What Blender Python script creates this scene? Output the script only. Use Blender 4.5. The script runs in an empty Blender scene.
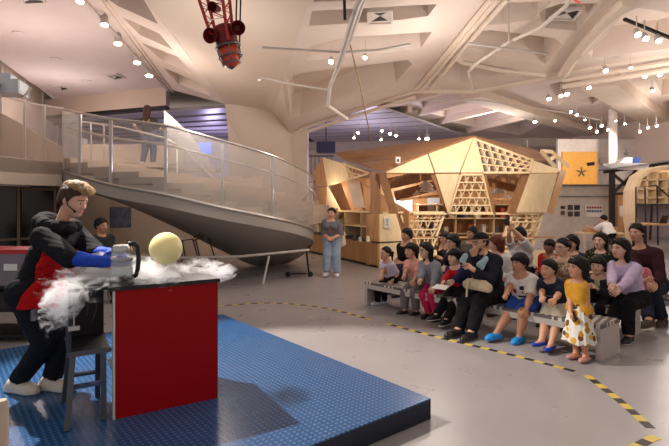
import bpy, bmesh, math, random
import numpy as np
from mathutils import Vector, Matrix

SC = bpy.context.scene
COL = SC.collection
random.seed(7)
U0, V0, F, EYE = 334.5, 200.0, 490.0, 1.70


def V(*a):
    return Vector(a)


def P(u, v, Y):
    """scene point seen at photo position (u, v), at distance Y from the lens plane"""
    return Vector(((u - U0) / F * Y, Y, EYE - (v - V0) / F * Y))


def G(u, v, z=0.0):
    """scene point at height z seen at photo position (u, v)"""
    return P(u, v, (EYE - z) * F / (v - V0))


# ---------------------------------------------------------------- materials
def lin(c):
    c = c / 255.0
    return c / 12.92 if c <= 0.04045 else ((c + 0.055) / 1.055) ** 2.4


def rgb(r, g, b):
    return (lin(r), lin(g), lin(b), 1.0)


MATS = {}


def mat(name, col, rough=0.6, metal=0.0, var=0.08, scale=6.0, bump=0.0, bscale=60.0, emit=None, estr=1.0,
        alpha=None, trans=0.0, spec=0.5, coat=0.0, sss=0.0, stretch=None):
    """procedural surface: a base colour mottled by noise, optional fine bump"""
    if name in MATS:
        return MATS[name]
    m = bpy.data.materials.new(name)
    m.use_nodes = True
    nt = m.node_tree
    N, L = nt.nodes, nt.links
    bs = N['Principled BSDF']
    c = rgb(*col)
    bs.inputs['Roughness'].default_value = rough
    bs.inputs['Metallic'].default_value = metal
    bs.inputs['Specular IOR Level'].default_value = spec
    bs.inputs['Transmission Weight'].default_value = trans
    bs.inputs['Coat Weight'].default_value = coat
    if sss:
        bs.inputs['Subsurface Weight'].default_value = sss
        bs.inputs['Subsurface Radius'].default_value = (0.012, 0.005, 0.003)
        bs.inputs['Subsurface Scale'].default_value = 0.5
    tc = N.new('ShaderNodeTexCoord')
    mp = N.new('ShaderNodeMapping')
    L.new(tc.outputs['Object'], mp.inputs['Vector'])
    if stretch:
        mp.inputs['Scale'].default_value = stretch
    nz = N.new('ShaderNodeTexNoise')
    nz.inputs['Scale'].default_value = scale
    nz.inputs['Detail'].default_value = 5
    L.new(mp.outputs['Vector'], nz.inputs['Vector'])
    rp = N.new('ShaderNodeValToRGB')
    rp.color_ramp.elements[0].position = 0.3
    rp.color_ramp.elements[1].position = 0.7
    rp.color_ramp.elements[0].color = tuple(x * (1 - var) for x in c[:3]) + (1,)
    rp.color_ramp.elements[1].color = tuple(min(1, x * (1 + var)) for x in c[:3]) + (1,)
    L.new(nz.outputs['Fac'], rp.inputs['Fac'])
    L.new(rp.outputs['Color'], bs.inputs['Base Color'])
    if bump:
        n2 = N.new('ShaderNodeTexNoise')
        n2.inputs['Scale'].default_value = bscale
        n2.inputs['Detail'].default_value = 4
        L.new(mp.outputs['Vector'], n2.inputs['Vector'])
        bp = N.new('ShaderNodeBump')
        bp.inputs['Strength'].default_value = bump
        bp.inputs['Distance'].default_value = 0.01
        L.new(n2.outputs['Fac'], bp.inputs['Height'])
        L.new(bp.outputs['Normal'], bs.inputs['Normal'])
    if emit:
        bs.inputs['Emission Color'].default_value = rgb(*emit)
        bs.inputs['Emission Strength'].default_value = estr
    if alpha is not None:
        bs.inputs['Alpha'].default_value = alpha
    MATS[name] = m
    return m


# ---------------------------------------------------------------- objects
OFF = {}


def tag(o, label=None, cat=None, group=None, kind=None):
    for k, v in (('label', label), ('category', cat), ('group', group), ('kind', kind)):
        if v:
            o[k] = v
    return o


def thing(name, label, cat, loc, group=None):
    o = bpy.data.objects.new(name, None)
    o.empty_display_size = 0.1
    COL.objects.link(o)
    o.location = loc
    OFF[o.name] = Vector(loc)
    return tag(o, label, cat, group)


def link_mesh(name, me, mats, parent, origin):
    o = bpy.data.objects.new(name, me)
    COL.objects.link(o)
    for m in (mats if isinstance(mats, (list, tuple)) else [mats]):
        me.materials.append(m)
    if parent is not None:
        o.parent = parent
    else:
        o.location = origin
    OFF[o.name] = Vector(origin)
    return o


class MB:
    """collects solid shapes, in scene coordinates, for ONE mesh object"""

    def __init__(self):
        self.v, self.f, self.m, self.s = [], [], [], []

    def add(self, vs, fs, mi=0, smooth=False):
        n = len(self.v)
        self.v += [Vector(p) for p in vs]
        for f in fs:
            self.f.append([i + n for i in f])
            self.m.append(mi)
            self.s.append(smooth)
        return self

    def box(self, c, size, rz=0.0, M=None, mi=0, bev=0.0):
        hx, hy, hz = (s / 2 for s in size)
        R = M if M is not None else Matrix.Rotation(rz, 3, 'Z')
        c = Vector(c)
        if bev:
            b = min(bev, hx * .9, hy * .9, hz * .9)
            vs, rings = [], []
            for (z, k) in ((-hz, b), (-hz + b, 0), (hz - b, 0), (hz, b)):
                ring = []
                for sx, sy in ((-1, -1), (1, -1), (1, 1), (-1, 1)):
                    a = V(sx * (hx - k), sy * (hy - max(k, b)), z)
                    d = V(sx * (hx - max(k, b)), sy * (hy - k), z)
                    ring += [a, d] if sx * sy < 0 else [d, a]
                rings.append(range(len(vs), len(vs) + 8))
                vs += ring
            fs = [list(reversed(rings[0])), list(rings[3])]
            for q in range(3):
                for i in range(8):
                    j = (i + 1) % 8
                    fs.append([rings[q][i], rings[q][j], rings[q + 1][j], rings[q + 1][i]])
            return self.add([c + R @ p for p in vs], fs, mi)
        vs = [c + R @ V(x * hx, y * hy, z * hz) for z in (-1, 1) for x, y in ((-1, -1), (1, -1), (1, 1), (-1, 1))]
        return self.add(vs, [[3, 2, 1, 0], [4, 5, 6, 7], [0, 1, 5, 4], [1, 2, 6, 5], [2, 3, 7, 6], [3, 0, 4, 7]], mi)

    def prism(self, poly, vec, mi=0):
        n = len(poly)
        vec = Vector(vec)
        vs = [Vector(p) for p in poly] + [Vector(p) + vec for p in poly]
        fs = [list(range(n - 1, -1, -1)), list(range(n, 2 * n))]
        for i in range(n):
            j = (i + 1) % n
            fs.append([i, j, j + n, i + n])
        return self.add(vs, fs, mi)

    def loft(self, A, B, mi=0):
        """solid between two polygons with the same vertex count"""
        n = len(A)
        fs = [list(range(n - 1, -1, -1)), list(range(n, 2 * n))]
        for i in range(n):
            j = (i + 1) % n
            fs.append([i, j, j + n, i + n])
        return self.add(list(A) + list(B), fs, mi)

    def poly(self, pts, mi=0):
        return self.add(pts, [list(range(len(pts)))], mi)

    def tube(self, path, r, n=8, mi=0, closed=False, r2=None, caps=True):
        path = [Vector(p) for p in path]
        N = len(path)
        vs, fs = [], []
        up = None
        for i, p in enumerate(path):
            a = path[i - 1] if i or closed else path[i]
            b = path[(i + 1) % N] if i < N - 1 or closed else path[i]
            t = (b - a).normalized()
            if up is None:
                up = V(0, 0, 1) if abs(t.z) < .9 else V(1, 0, 0)
            x = t.cross(up)
            if x.length < 1e-4:
                x = t.orthogonal()
            x.normalize()
            y = x.cross(t).normalized()
            up = y
            rr = r if r2 is None else r + (r2 - r) * i / (N - 1)
            vs += [p + (x * math.cos(q) + y * math.sin(q)) * rr for q in (2 * math.pi * k / n for k in range(n))]
        for i in range(N if closed else N - 1):
            a, b = i * n, ((i + 1) % N) * n
            for k in range(n):
                l = (k + 1) % n
                fs.append([a + k, a + l, b + l, b + k])
        if not closed and caps:
            fs += [list(range(n - 1, -1, -1)), list(range((N - 1) * n, N * n))]
        return self.add(vs, fs, mi, True)

    def bar(self, a, b, w, h, up=(0, 0, 1), mi=0):
        a, b = Vector(a), Vector(b)
        t = (b - a).normalized()
        x = t.cross(Vector(up))
        if x.length < 1e-4:
            x = t.orthogonal()
        x.normalize()
        y = x.cross(t).normalized()
        q = [x * (w / 2) * i + y * (h / 2) * j for i, j in ((-1, -1), (1, -1), (1, 1), (-1, 1))]
        return self.loft([a + k for k in q], [b + k for k in q], mi)

    def lathe(self, prof, c, n=24, axis=None, mi=0):
        """prof: (radius, height) pairs, revolved about axis through c"""
        c = Vector(c)
        R = Matrix.Identity(3) if axis is None else Vector((0, 0, 1)).rotation_difference(Vector(axis)).to_matrix()
        vs, fs = [], []
        for r, h in prof:
            vs += [c + R @ V(r * math.cos(q), r * math.sin(q), h) for q in (2 * math.pi * k / n for k in range(n))]
        for i in range(len(prof) - 1):
            for k in range(n):
                l = (k + 1) % n
                fs.append([i * n + k, i * n + l, (i + 1) * n + l, (i + 1) * n + k])
        if prof[0][0] > 1e-5:
            fs.append(list(range(n - 1, -1, -1)))
        if prof[-1][0] > 1e-5:
            fs.append(list(range((len(prof) - 1) * n, len(prof) * n)))
        return self.add(vs, fs, mi, True)

    def ball(self, c, rad, n=20, mi=0, M=None):
        c = Vector(c)
        rx, ry, rz = rad if isinstance(rad, (tuple, list)) else (rad,) * 3
        R = M if M is not None else Matrix.Identity(3)
        vs, fs = [], []
        k = n // 2
        for i in range(k + 1):
            t = math.pi * i / k
            for j in range(n):
                p = 2 * math.pi * j / n
                vs.append(c + R @ V(rx * math.sin(t) * math.cos(p), ry * math.sin(t) * math.sin(p), rz * math.cos(t)))
        for i in range(k):
            for j in range(n):
                l = (j + 1) % n
                fs.append([i * n + j, (i + 1) * n + j, (i + 1) * n + l, i * n + l])
        return self.add(vs, fs, mi, True)

    def base(self):
        xs = [p.x for p in self.v]
        ys = [p.y for p in self.v]
        return V((min(xs) + max(xs)) / 2, (min(ys) + max(ys)) / 2, min(p.z for p in self.v))

    def build(self, name, mats, parent=None, label=None, weld=True):
        o0 = OFF[parent.name] if parent is not None else self.base()
        me = bpy.data.meshes.new(name)
        me.from_pydata([p - o0 for p in self.v], [], self.f)
        for p, mi, s in zip(me.polygons, self.m, self.s):
            p.material_index = mi
            p.use_smooth = s
        bm = bmesh.new()
        bm.from_mesh(me)
        if weld:
            bmesh.ops.remove_doubles(bm, verts=bm.verts, dist=1e-5)
        bmesh.ops.recalc_face_normals(bm, faces=bm.faces)
        bm.to_mesh(me)
        bm.free()
        o = link_mesh(name, me, mats, parent, o0)
        if any(self.s):
            me.set_sharp_from_angle(angle=math.radians(42))
        if label:
            o['label'] = label
        return o


def solo(name, mb, mats, label, cat, group=None):
    return tag(mb.build(name, mats), label, cat, group)


def struct(name, mb, mats, label=None):
    o = mb.build(name, mats)
    o['kind'] = 'structure'
    if label:
        o['label'] = label
    return o


def copy_tree(o, parent=None, loc=None):
    c = o.copy()
    COL.objects.link(c)
    if parent is not None:
        c.parent = parent
    if loc is not None:
        c.location = loc
    for ch in list(o.children):
        copy_tree(ch, c)
    return c
# ---------------------------------------------------------------- figures: smooth-blended solids turned into one skin
class Field:
    """a signed distance grid; solids are blended in, then one closed surface is taken from it"""

    def __init__(self, lo, hi, h):
        self.h = h
        self.lo = np.array(lo, np.float32)
        self.n = np.ceil((np.array(hi) - np.array(lo)) / h).astype(int) + 1
        self.d = np.full(self.n, 0.5, np.float32)

    def win(self, lo, hi, pad):
        a = np.clip(np.floor((np.array(lo) - pad - self.lo) / self.h).astype(int), 0, self.n)
        b = np.clip(np.ceil((np.array(hi) + pad - self.lo) / self.h).astype(int) + 1, 0, self.n)
        if (b - a).min() <= 0:
            return None, None
        ax = [(self.lo[i] + self.h * np.arange(a[i], b[i])).astype(np.float32) for i in range(3)]
        s = tuple(slice(a[i], b[i]) for i in range(3))
        return s, (ax[0][:, None, None], ax[1][None, :, None], ax[2][None, None, :])

    def put(self, prim, k=0.02, mode='add'):
        fn, lo, hi = prim
        s, X = self.win(lo, hi, 0.05 + k)
        if s is None:
            return
        e = fn(*X).astype(np.float32)
        a = self.d[s]
        if mode == 'add':
            q = np.maximum(k - np.abs(a - e), 0) / k
            self.d[s] = np.minimum(a, e) - q * q * k * .25
        else:
            e = -e
            q = np.maximum(k - np.abs(a - e), 0) / k
            self.d[s] = np.maximum(a, e) + q * q * k * .25

    def clip(self, p, n, lo=None, hi=None):
        """remove what lies beyond the plane through p with normal n"""
        p, n = np.array(p, np.float32), np.array(n, np.float32)
        s, X = self.win(self.lo if lo is None else lo, self.lo + self.h * self.n if hi is None else hi, 0)
        if s is None:
            return
        e = (X[0] - p[0]) * n[0] + (X[1] - p[1]) * n[1] + (X[2] - p[2]) * n[2]
        self.d[s] = np.maximum(self.d[s], e)

    def ruffle(self, amp, freq, seed, stretch=(1, 1, 1)):
        rs = np.random.RandomState(seed)
        s, X = self.win(self.lo, self.lo + self.h * self.n, 0)
        w = 0
        for i in range(5):
            k = rs.randn(3) * freq * (1 + .5 * i) * np.array(stretch)
            w = w + np.sin(k[0] * X[0] + k[1] * X[1] + k[2] * X[2] + rs.rand() * 6.28) / (1 + .35 * i)
        self.d += (amp * w / 2).astype(np.float32)[tuple(slice(0, q) for q in self.n)]

    def surface(self):
        d = self.d.copy()
        for i in range(3):                      # close the surface at the border of the grid
            for e in (0, -1):
                ix = [slice(None)] * 3
                ix[i] = e
                d[tuple(ix)] = np.maximum(d[tuple(ix)], self.h)
        ins = d < 0
        nx, ny, nz = (q - 1 for q in d.shape)
        cnt = np.zeros((nx, ny, nz), np.int8)
        for i in (0, 1):
            for j in (0, 1):
                for k in (0, 1):
                    cnt += ins[i:nx + i, j:ny + j, k:nz + k]
        act = np.argwhere((cnt > 0) & (cnt < 8))
        if not len(act):
            return np.zeros((0, 3)), np.zeros((0, 4), int)
        idx = np.full((nx, ny, nz), -1, np.int64)
        idx[act[:, 0], act[:, 1], act[:, 2]] = np.arange(len(act))
        acc = np.zeros((len(act), 3))
        num = np.zeros(len(act))
        for ax in range(3):
            o1, o2 = [q for q in range(3) if q != ax]
            for i in (0, 1):
                for j in (0, 1):
                    a = act.copy()
                    a[:, o1] += i
                    a[:, o2] += j
                    b = a.copy()
                    b[:, ax] += 1
                    da = d[a[:, 0], a[:, 1], a[:, 2]]
                    db = d[b[:, 0], b[:, 1], b[:, 2]]
                    m = (da < 0) != (db < 0)
                    t = da[m] / (da[m] - db[m])
                    p = a[m].astype(float)
                    p[:, ax] += t
                    acc[m] += p
                    num[m] += 1
        vs = acc / num[:, None] * self.h + self.lo
        quads = []
        for ax in range(3):
            o1, o2 = (ax + 1) % 3, (ax + 2) % 3
            sl = [slice(1, q) for q in (nx, ny, nz)]
            sl[ax] = slice(0, (nx, ny, nz)[ax])
            sh = list(sl)
            sh[ax] = slice(1, (nx, ny, nz)[ax] + 1)
            A, B = ins[tuple(sl)], ins[tuple(sh)]
            for flip, M in ((False, A & ~B), (True, ~A & B)):
                e = np.argwhere(M)
                if not len(e):
                    continue
                off = np.ones(3, int)
                off[ax] = 0
                e = e + off
                q = []
                for i, j in ((-1, -1), (0, -1), (0, 0), (-1, 0)):
                    c = e.copy()
                    c[:, o1] += i
                    c[:, o2] += j
                    q.append(idx[c[:, 0], c[:, 1], c[:, 2]])
                q = np.stack(q, 1)
                quads.append(q[:, ::-1] if flip else q)
        return vs, np.concatenate(quads)


def arr(v):
    return np.array(v, np.float32)


def cone(a, b, ra, rb, flat=None, cut=False):
    """tapering limb from a to b; flat = (axis, factor) squeezes it along an axis; cut gives flat ends"""
    a, b = arr(a), arr(b)
    r = max(ra, rb)
    lo, hi = np.minimum(a, b) - r, np.maximum(a, b) + r

    def fn(X, Y, Z):
        px, py, pz = X - a[0], Y - a[1], Z - a[2]
        ba = (b - a).astype(np.float32)
        if flat is not None:
            n, k = arr(flat[0]), 1 / flat[1] - 1
            q = (px * n[0] + py * n[1] + pz * n[2]) * k
            px, py, pz = px + q * n[0], py + q * n[1], pz + q * n[2]
            ba = ba + n * float(ba @ n) * k
        L2 = float(ba @ ba) + 1e-9
        t = (px * ba[0] + py * ba[1] + pz * ba[2]) / L2
        u = np.clip(t, 0, 1)
        w = np.sqrt((px - u * ba[0]) ** 2 + (py - u * ba[1]) ** 2 + (pz - u * ba[2]) ** 2) - (ra + (rb - ra) * u)
        if cut:
            w = np.maximum(w, (np.abs(t - .5) - .5) * math.sqrt(L2))
        return w
    return fn, lo, hi


def ell(c, R, rad):
    c, R, rad = arr(c), np.array(R, np.float32), arr(rad)
    m = float(rad.max())

    def fn(X, Y, Z):
        p = [X - c[0], Y - c[1], Z - c[2]]
        q = [p[0] * R[i][0] + p[1] * R[i][1] + p[2] * R[i][2] for i in range(3)]
        k0 = np.sqrt(sum((q[i] / rad[i]) ** 2 for i in range(3)))
        k1 = np.sqrt(sum((q[i] / rad[i] ** 2) ** 2 for i in range(3))) + 1e-6
        return k0 * (k0 - 1) / k1
    return fn, c - m, c + m


def skin_mesh(name, fld, mats, parent, assign=None):
    vs, fs = fld.surface()
    o0 = OFF[parent.name]
    me = bpy.data.meshes.new(name)
    n, k = len(vs), len(fs)
    me.vertices.add(n)
    me.vertices.foreach_set('co', (vs - np.array(o0)).astype(np.float32).ravel())
    me.loops.add(4 * k)
    me.loops.foreach_set('vertex_index', fs.astype(np.int32).ravel())
    me.polygons.add(k)
    me.polygons.foreach_set('loop_start', np.arange(0, 4 * k, 4, dtype=np.int32))
    me.polygons.foreach_set('use_smooth', np.ones(k, bool))
    if assign is not None and k:
        me.polygons.foreach_set('material_index', assign(vs[fs].mean(1)).astype(np.int32))
    me.update(calc_edges=True)
    me.validate()
    return link_mesh(name, me, mats, parent, o0)


def two_bone(a, b, l1, l2, pole):
    a, b = Vector(a), Vector(b)
    d = b - a
    L = d.length
    if L > (l1 + l2) * .995:
        b = a + d * ((l1 + l2) * .995 / L)
        d = b - a
        L = d.length
    x = (l1 * l1 - l2 * l2 + L * L) / (2 * L)
    h = math.sqrt(max(l1 * l1 - x * x, 1e-6))
    t = d / L
    p = Vector(pole) - t * Vector(pole).dot(t)
    p.normalize()
    return a + t * x + p * h, b


SKINS = {}


def skin(tone):
    if tone not in SKINS:
        SKINS[tone] = [mat('skin %d %d %d' % tone, tone, .5, var=.06, scale=25, sss=.15),
                       mat('lips %d' % tone[0], (int(tone[0] * .86), int(tone[1] * .66), int(tone[2] * .64)), .45),
                       mat('eye white', (215, 210, 205), .25),
                       mat('iris', (38, 26, 20), .2),
                       mat('eyebrow', (34, 26, 22), .8)]
    return SKINS[tone]


def person(label, H, pel, face, head, feet, hands, hh=None, tone=(206, 158, 130), female=False, child=False, vox=.0075,
           look=None, group=None, hair='short', hair_col=(28, 22, 20), top=None, bottom=None, shoes=None, extra=None,
           palm=None, knee_out=0.0, girth=1.0, curl=.8, elbow_out=.12, foot_dir=None, base_z=0.0, ruff=1.0, shoulders=None):
    """one figure: pelvis point, facing (x, y), head centre, foot and hand points -> Empty with body, hair and clothes"""
    pel = Vector(pel)
    f = Vector((face[0], face[1], 0)).normalized()
    s = Vector((f.y, -f.x, 0))                          # the person's right
    Z = V(0, 0, 1)
    hh = (hh or (.232 if not child else .212)) * 1.05
    tl = (.30 if not child else .285) * H
    shw = shoulders or ((.096 if female else .107) * H if not child else .097 * H)
    th, sh = (.245 * H, .235 * H) if not child else (.225 * H, .22 * H)
    ua, fa = (.172 * H, .148 * H) if not child else (.158 * H, .138 * H)
    hl = .1 * H
    ank = .045 * H
    head = Vector(head)
    d = (head - pel).normalized()
    neck = pel + d * tl
    hv = head - neck
    lim = .86 * hh
    if hv.length > lim:
        neck = neck + hv * (1 - lim / hv.length) * .5
        head = neck + (head - neck).normalized() * min((head - neck).length, lim * 1.12)
    elif hv.length < .6 * hh:
        neck = head - d * .66 * hh
    d = (neck - pel).normalized()
    ft = (f - d * f.dot(d)).normalized()                # torso front
    chest = pel.lerp(neck, .58) + ft * .012 * H
    root = thing('person', label, 'person', (pel.x, pel.y, base_z), group)

    hips = [pel + s * q * .052 * H for q in (1, -1)]
    shl = [neck - d * .038 * H + s * q * shw + ft * .01 * H for q in (1, -1)]
    legs, fdirs = [], []
    for i, q in enumerate((1, -1)):
        an = Vector(feet[i]) + Z * ank
        k, an = two_bone(hips[i], an, th, sh, f * 1.0 + Z * .75 + s * q * knee_out)
        legs.append((hips[i], k, an))
        fdirs.append(Vector(foot_dir[i]).normalized() if foot_dir else (f + s * q * .12).normalized())
    arms = []
    for i, q in enumerate((1, -1)):
        e, w = two_bone(shl[i], Vector(hands[i]), ua, fa, s * q * elbow_out - f * .45 - Z * .6)
        arms.append((shl[i], e, w))

    # head frame
    fd = (Vector(look) if look is not None else f.copy()).normalized()
    hu = (Z * .9 + d * .25)
    hu = (hu - fd * hu.dot(fd)).normalized()
    hs = fd.cross(hu).normalized()
    R = [list(hs), list(fd), list(hu)]

    def hp(a, b, c):                                     # side, forward, up in head heights
        return head + (hs * a + fd * b + hu * c) * hh

    def loc(C):
        p = (C - np.array(head)) / hh
        return p @ np.array(hs), p @ np.array(fd), p @ np.array(hu)

    pts = [pel, neck, head] + [p for l in legs + arms for p in l] + [l[2] + fd2 * .14 * H for l, fd2 in zip(legs, fdirs)] + [Vector(h) for h in hands]
    pad = .17
    lo = [min(p[i] for p in pts) - pad for i in range(3)]
    hi = [max(p[i] for p in pts) + pad for i in range(3)]
    lo[2] = max(lo[2], base_z - .012)
    new = lambda v=vox: Field(lo, hi, v)
    g = girth * H

    def torso(F, t=0.0, k=.05):
        F.put(cone(hips[0] + d * .01 * H, hips[1] + d * .01 * H, .074 * g + t, .074 * g + t, (ft, .92)), k)
        F.put(cone(pel + d * .03 * H, chest, .083 * g + t, .088 * g + t, (ft, .74)), k)
        w = shw * .62
        F.put(cone(chest - s * w * .45, chest + s * w * .45, .083 * g + t, .083 * g + t, (ft, .8)), k)
        F.put(cone(chest + d * .05 * H, neck - d * .055 * H, .095 * g + t, .075 * g + t, (ft, .68)), k)
        F.put(cone(shl[0] - s * .02 * H, shl[1] + s * .02 * H, .037 * H + t, .037 * H + t), k)
        F.put(cone(neck - d * .03 * H, neck - d * .01 * H, .05 * H + t, .036 * H + t * .5), k)
        if female and not child:
            for q in (1, -1):
                F.put(ell(chest + d * .035 * H + s * q * .045 * H + ft * .062 * H, np.eye(3), (.042 * H + t * .6,) * 3), .03)

    B = new()
    torso(B)
    nr = (.2 if not female else .165) * hh
    B.put(cone(neck - d * .04 * H, hp(0, -.1, -.22), nr * 1.1, nr), .03)
    for (h_, k_, a_), fd2 in zip(legs, fdirs):
        B.put(cone(h_, k_, .066 * g, .042 * g), .03)
        mid = k_.lerp(a_, .3)
        B.put(cone(k_, a_, .040 * g, .025 * H), .02)
        B.put(cone(mid - f * .010 * H, k_.lerp(a_, .55) - f * .006 * H, .036 * g, .028 * g), .03)
        B.put(cone(k_, k_ + Z * .001, .041 * g, .04 * g), .02)
        sole = a_ - Z * (ank - .016 * H)
        B.put(cone(a_ - fd2 * .015 * H - Z * ank * .35, sole - fd2 * .03 * H, .026 * H, .022 * H), .015)
        B.put(cone(sole - fd2 * .02 * H, sole + fd2 * .075 * H, .019 * H, .022 * H), .015)
        B.put(cone(a_, sole + fd2 * .06 * H, .024 * H, .016 * H), .02)
        B.put(cone(sole + fd2 * .075 * H, sole + fd2 * .098 * H, .020 * H, .014 * H), .015)
    # arms and hands
    sidev = []
    for i, (s_, e_, w_) in enumerate(arms):
        q = (1, -1)[i]
        B.put(cone(s_, e_, .034 * g, .027 * g), .025)
        B.put(cone(e_, e_.lerp(w_, .35), .027 * g, .0265 * g), .015)
        B.put(cone(e_.lerp(w_, .3), w_, .027 * g, .0175 * H), .015)
        hd = (w_ - e_).normalized()
        if palm and palm[i] is not None:
            hd = (hd * .25 + Vector(palm[i][1])).normalized() if len(palm[i]) > 1 else hd
            pn = Vector(palm[i][0])
        else:
            pn = -s * q * .6 - Z * .6
        pn = (pn - hd * pn.dot(hd)).normalized()         # palm faces this way
        ac = hd.cross(pn).normalized()
        if ac.dot(s) * q > 0:
            ac = -ac                                     # towards the thumb: inner side
        r = max(.0055 * H, .0068)
        kn = w_ + hd * hl * .5
        for j, (o, ln) in enumerate(((.026, .42), (.009, .47), (-.009, .44), (-.025, .35))):
            B.put(cone(w_ + ac * o * .5 * H * .9, kn + ac * o * .98 * H * .9, .0125 * H, .0095 * H, (pn, .8)), .008)
            b0 = kn + ac * o * .98 * H * .9
            a1 = curl * (.5 + .12 * j)
            d1 = hd * math.cos(a1) + pn * math.sin(a1)
            d2 = hd * math.cos(a1 * 2.1) + pn * math.sin(a1 * 2.1)
            b1 = b0 + d1 * hl * ln * .55
            B.put(cone(b0, b1, r * 1.1, r), .004)
            B.put(cone(b1, b1 + d2 * hl * ln * .5, r, r * .8), .003)
        t0 = w_ + hd * hl * .12 + ac * .014 * H
        t1 = t0 + (hd * .75 + ac * .55 + pn * .3).normalized() * hl * .36
        B.put(cone(t0, t1, r * 1.5, r * 1.1), .008)
        B.put(cone(t1, t1 + (hd * .9 + pn * .35).normalized() * hl * .25, r * 1.1, r * .9), .004)
        sidev.append((hd, pn, ac))
    # head
    fw = 1.0 if not child else 1.03
    B.put(ell(hp(0, -.05, .12), R, (.335 * hh * fw, .405 * hh, .375 * hh)), .02)
    B.put(ell(hp(0, .10, -.14), R, (.265 * hh * fw, .265 * hh, .34 * hh)), .04)
    B.put(ell(hp(0, .24, -.37), R, (.13 * hh, .10 * hh, .10 * hh)), .04)
    for q in (1, -1):
        B.put(ell(hp(q * .19, .2, -.12), R, (.10 * hh, .10 * hh, .11 * hh)), .03)
        B.put(cone(hp(q * .08, .345, .085), hp(q * .2, .29, .09), .035 * hh, .03 * hh), .02)
        B.put(ell(hp(q * .145, .40, .0), R, (.085 * hh, .055 * hh, .05 * hh)), .012, 'sub')
        B.put(ell(hp(q * .14, .285, .0), R, (.075 * hh, .075 * hh, .06 * hh)), .004)
        B.put(ell(hp(q * .335, -.03, -.03), [list(hs), list((fd * .95 + hu * .2).normalized()), list((hu * .95 - fd * .2).normalized())], (.035 * hh, .085 * hh, .13 * hh)), .01)
    B.put(cone(hp(0, .345, .04), hp(0, .425, -.13), .035 * hh, .052 * hh), .015)
    for q in (1, -1):
        B.put(ell(hp(q * .05, .385, -.15), R, (.04 * hh,) * 3), .01)
    B.put(cone(hp(-.07, .338, -.262), hp(.07, .338, -.262), .028 * hh, .028 * hh), .012)
    B.put(cone(hp(-.055, .335, -.30), hp(.055, .335, -.30), .03 * hh, .03 * hh), .012)

    def face_ids(C):
        a, b, c = loc(C)
        m = np.zeros(len(C), int)
        front = (b > .2) & (np.abs(a) < .3) & (np.abs(c) < .5)
        ea = np.abs(np.abs(a) - .14)
        m[front & (np.abs(a) < .09) & (c < -.235) & (c > -.318)] = 1
        m[front & (ea < .058) & (np.abs(c) < .026)] = 2
        m[front & (ea < .030) & (np.abs(c) < .030)] = 3
        m[front & (ea < .085) & (c > .078) & (c < .108)] = 4
        return m
    body = skin_mesh('body', B, skin(tone), root, face_ids)

    # hair
    hm = mat('hair %d %d %d' % hair_col, hair_col, .55, var=.4, scale=60, bump=.9, bscale=110, stretch=(1, 1, .2), spec=.25)
    if hair:
        Hf = new(min(vox, .007))
        kind = hair
        pz = .0
        if kind == 'cap':
            Hf.put(ell(hp(0, -.07, .06), R, (.355 * hh, .42 * hh, .36 * hh)), .01)
            Hf.clip(hp(0, 0, .16), hu)
            n = (fd * .8 - hu * .3).normalized()
            Hf.clip(hp(0, .02, -.02), n)
        else:
            puff = .035 if kind in ('slick', 'ponytail', 'bun', 'quiff') else .075
            Hf.put(ell(hp(0, -.07, .135), R, ((.335 * fw + puff) * hh, (.41 + puff * .8) * hh, (.375 + puff) * hh)), .01)
            n = (fd * .66 - hu * .75).normalized()
            Hf.clip(hp(0, .36, {'fringe': .19, 'bob': .24, 'quiff': .31, 'short': .27}.get(kind, .30)), n)
            if kind in ('short', 'quiff', 'fringe'):
                if kind == 'fringe':
                    Hf.put(cone(hp(-.2, .30, .27), hp(.2, .30, .27), .09 * hh, .09 * hh), .02)
                    Hf.put(cone(hp(-.16, .36, .21), hp(.16, .36, .21), .05 * hh, .05 * hh), .02)
                if kind == 'never':
                    for q, b_, c_, r_ in ((-.2, .27, .44, .13), (-.04, .36, .47, .14), (.15, .31, .45, .13), (0, .12, .54, .17), (-.24, -.02, .44, .16), (.24, -.02, .44, .16), (.05, -.28, .42, .19), (-.1, .4, .38, .08), (.12, .4, .36, .07)):
                        Hf.put(ell(hp(q, b_, c_), R, (r_ * hh, r_ * hh, r_ * .8 * hh)), .02)
                for q in (1, -1):
                    Hf.put(cone(hp(q * .33, .06, .12), hp(q * .335, .05, -.02), .05 * hh, .03 * hh), .02)
                    Hf.put(cone(hp(q * .30, -.2, .05), hp(q * .22, -.3, -.18), .09 * hh, .06 * hh), .03)
                Hf.put(ell(hp(0, -.25, -.08), R, (.27 * hh, .19 * hh, .2 * hh)), .03)
            if kind in ('long', 'bob', 'waves'):
                e = {'long': -.95, 'bob': -.40, 'waves': -.8}[kind]
                for q in (1, -1):
                    Hf.put(cone(hp(q * .33, -.06, .2), hp(q * .34, -.14, max(e, -.75) * .9), .085 * hh, .08 * hh), .03)
                    Hf.put(cone(hp(q * .1, .32, .38), hp(q * .335, .10, .05), .05 * hh, .045 * hh), .03)
                Hf.put(cone(hp(-.18, -.22, .1), hp(-.17, -.34, e), .24 * hh, .15 * hh), .03)
                Hf.put(cone(hp(.18, -.22, .1), hp(.17, -.34, e), .24 * hh, .15 * hh), .03)
                if kind == 'bob':
                    Hf.put(cone(hp(-.17, .33, .27), hp(.17, .33, .27), .07 * hh, .07 * hh), .02)
            if kind in ('ponytail', 'bun', 'slick'):
                for q in (1, -1):
                    Hf.put(cone(hp(q * .28, .05, .18), hp(q * .25, -.25, .05), .08 * hh, .09 * hh), .03)
                Hf.put(ell(hp(0, -.28, -.02), R, (.24 * hh, .18 * hh, .22 * hh)), .03)
            if kind == 'ponytail':
                Hf.put(cone(hp(0, -.42, .12), hp(0, -.62, .02), .07 * hh, .12 * hh), .03)
                Hf.put(cone(hp(0, -.62, .02), hp(0, -.66, -.62), .13 * hh, .05 * hh), .03)
            if kind == 'bun':
                Hf.put(ell(hp(0, -.46, .2), R, (.16 * hh,) * 3), .02)
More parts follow.
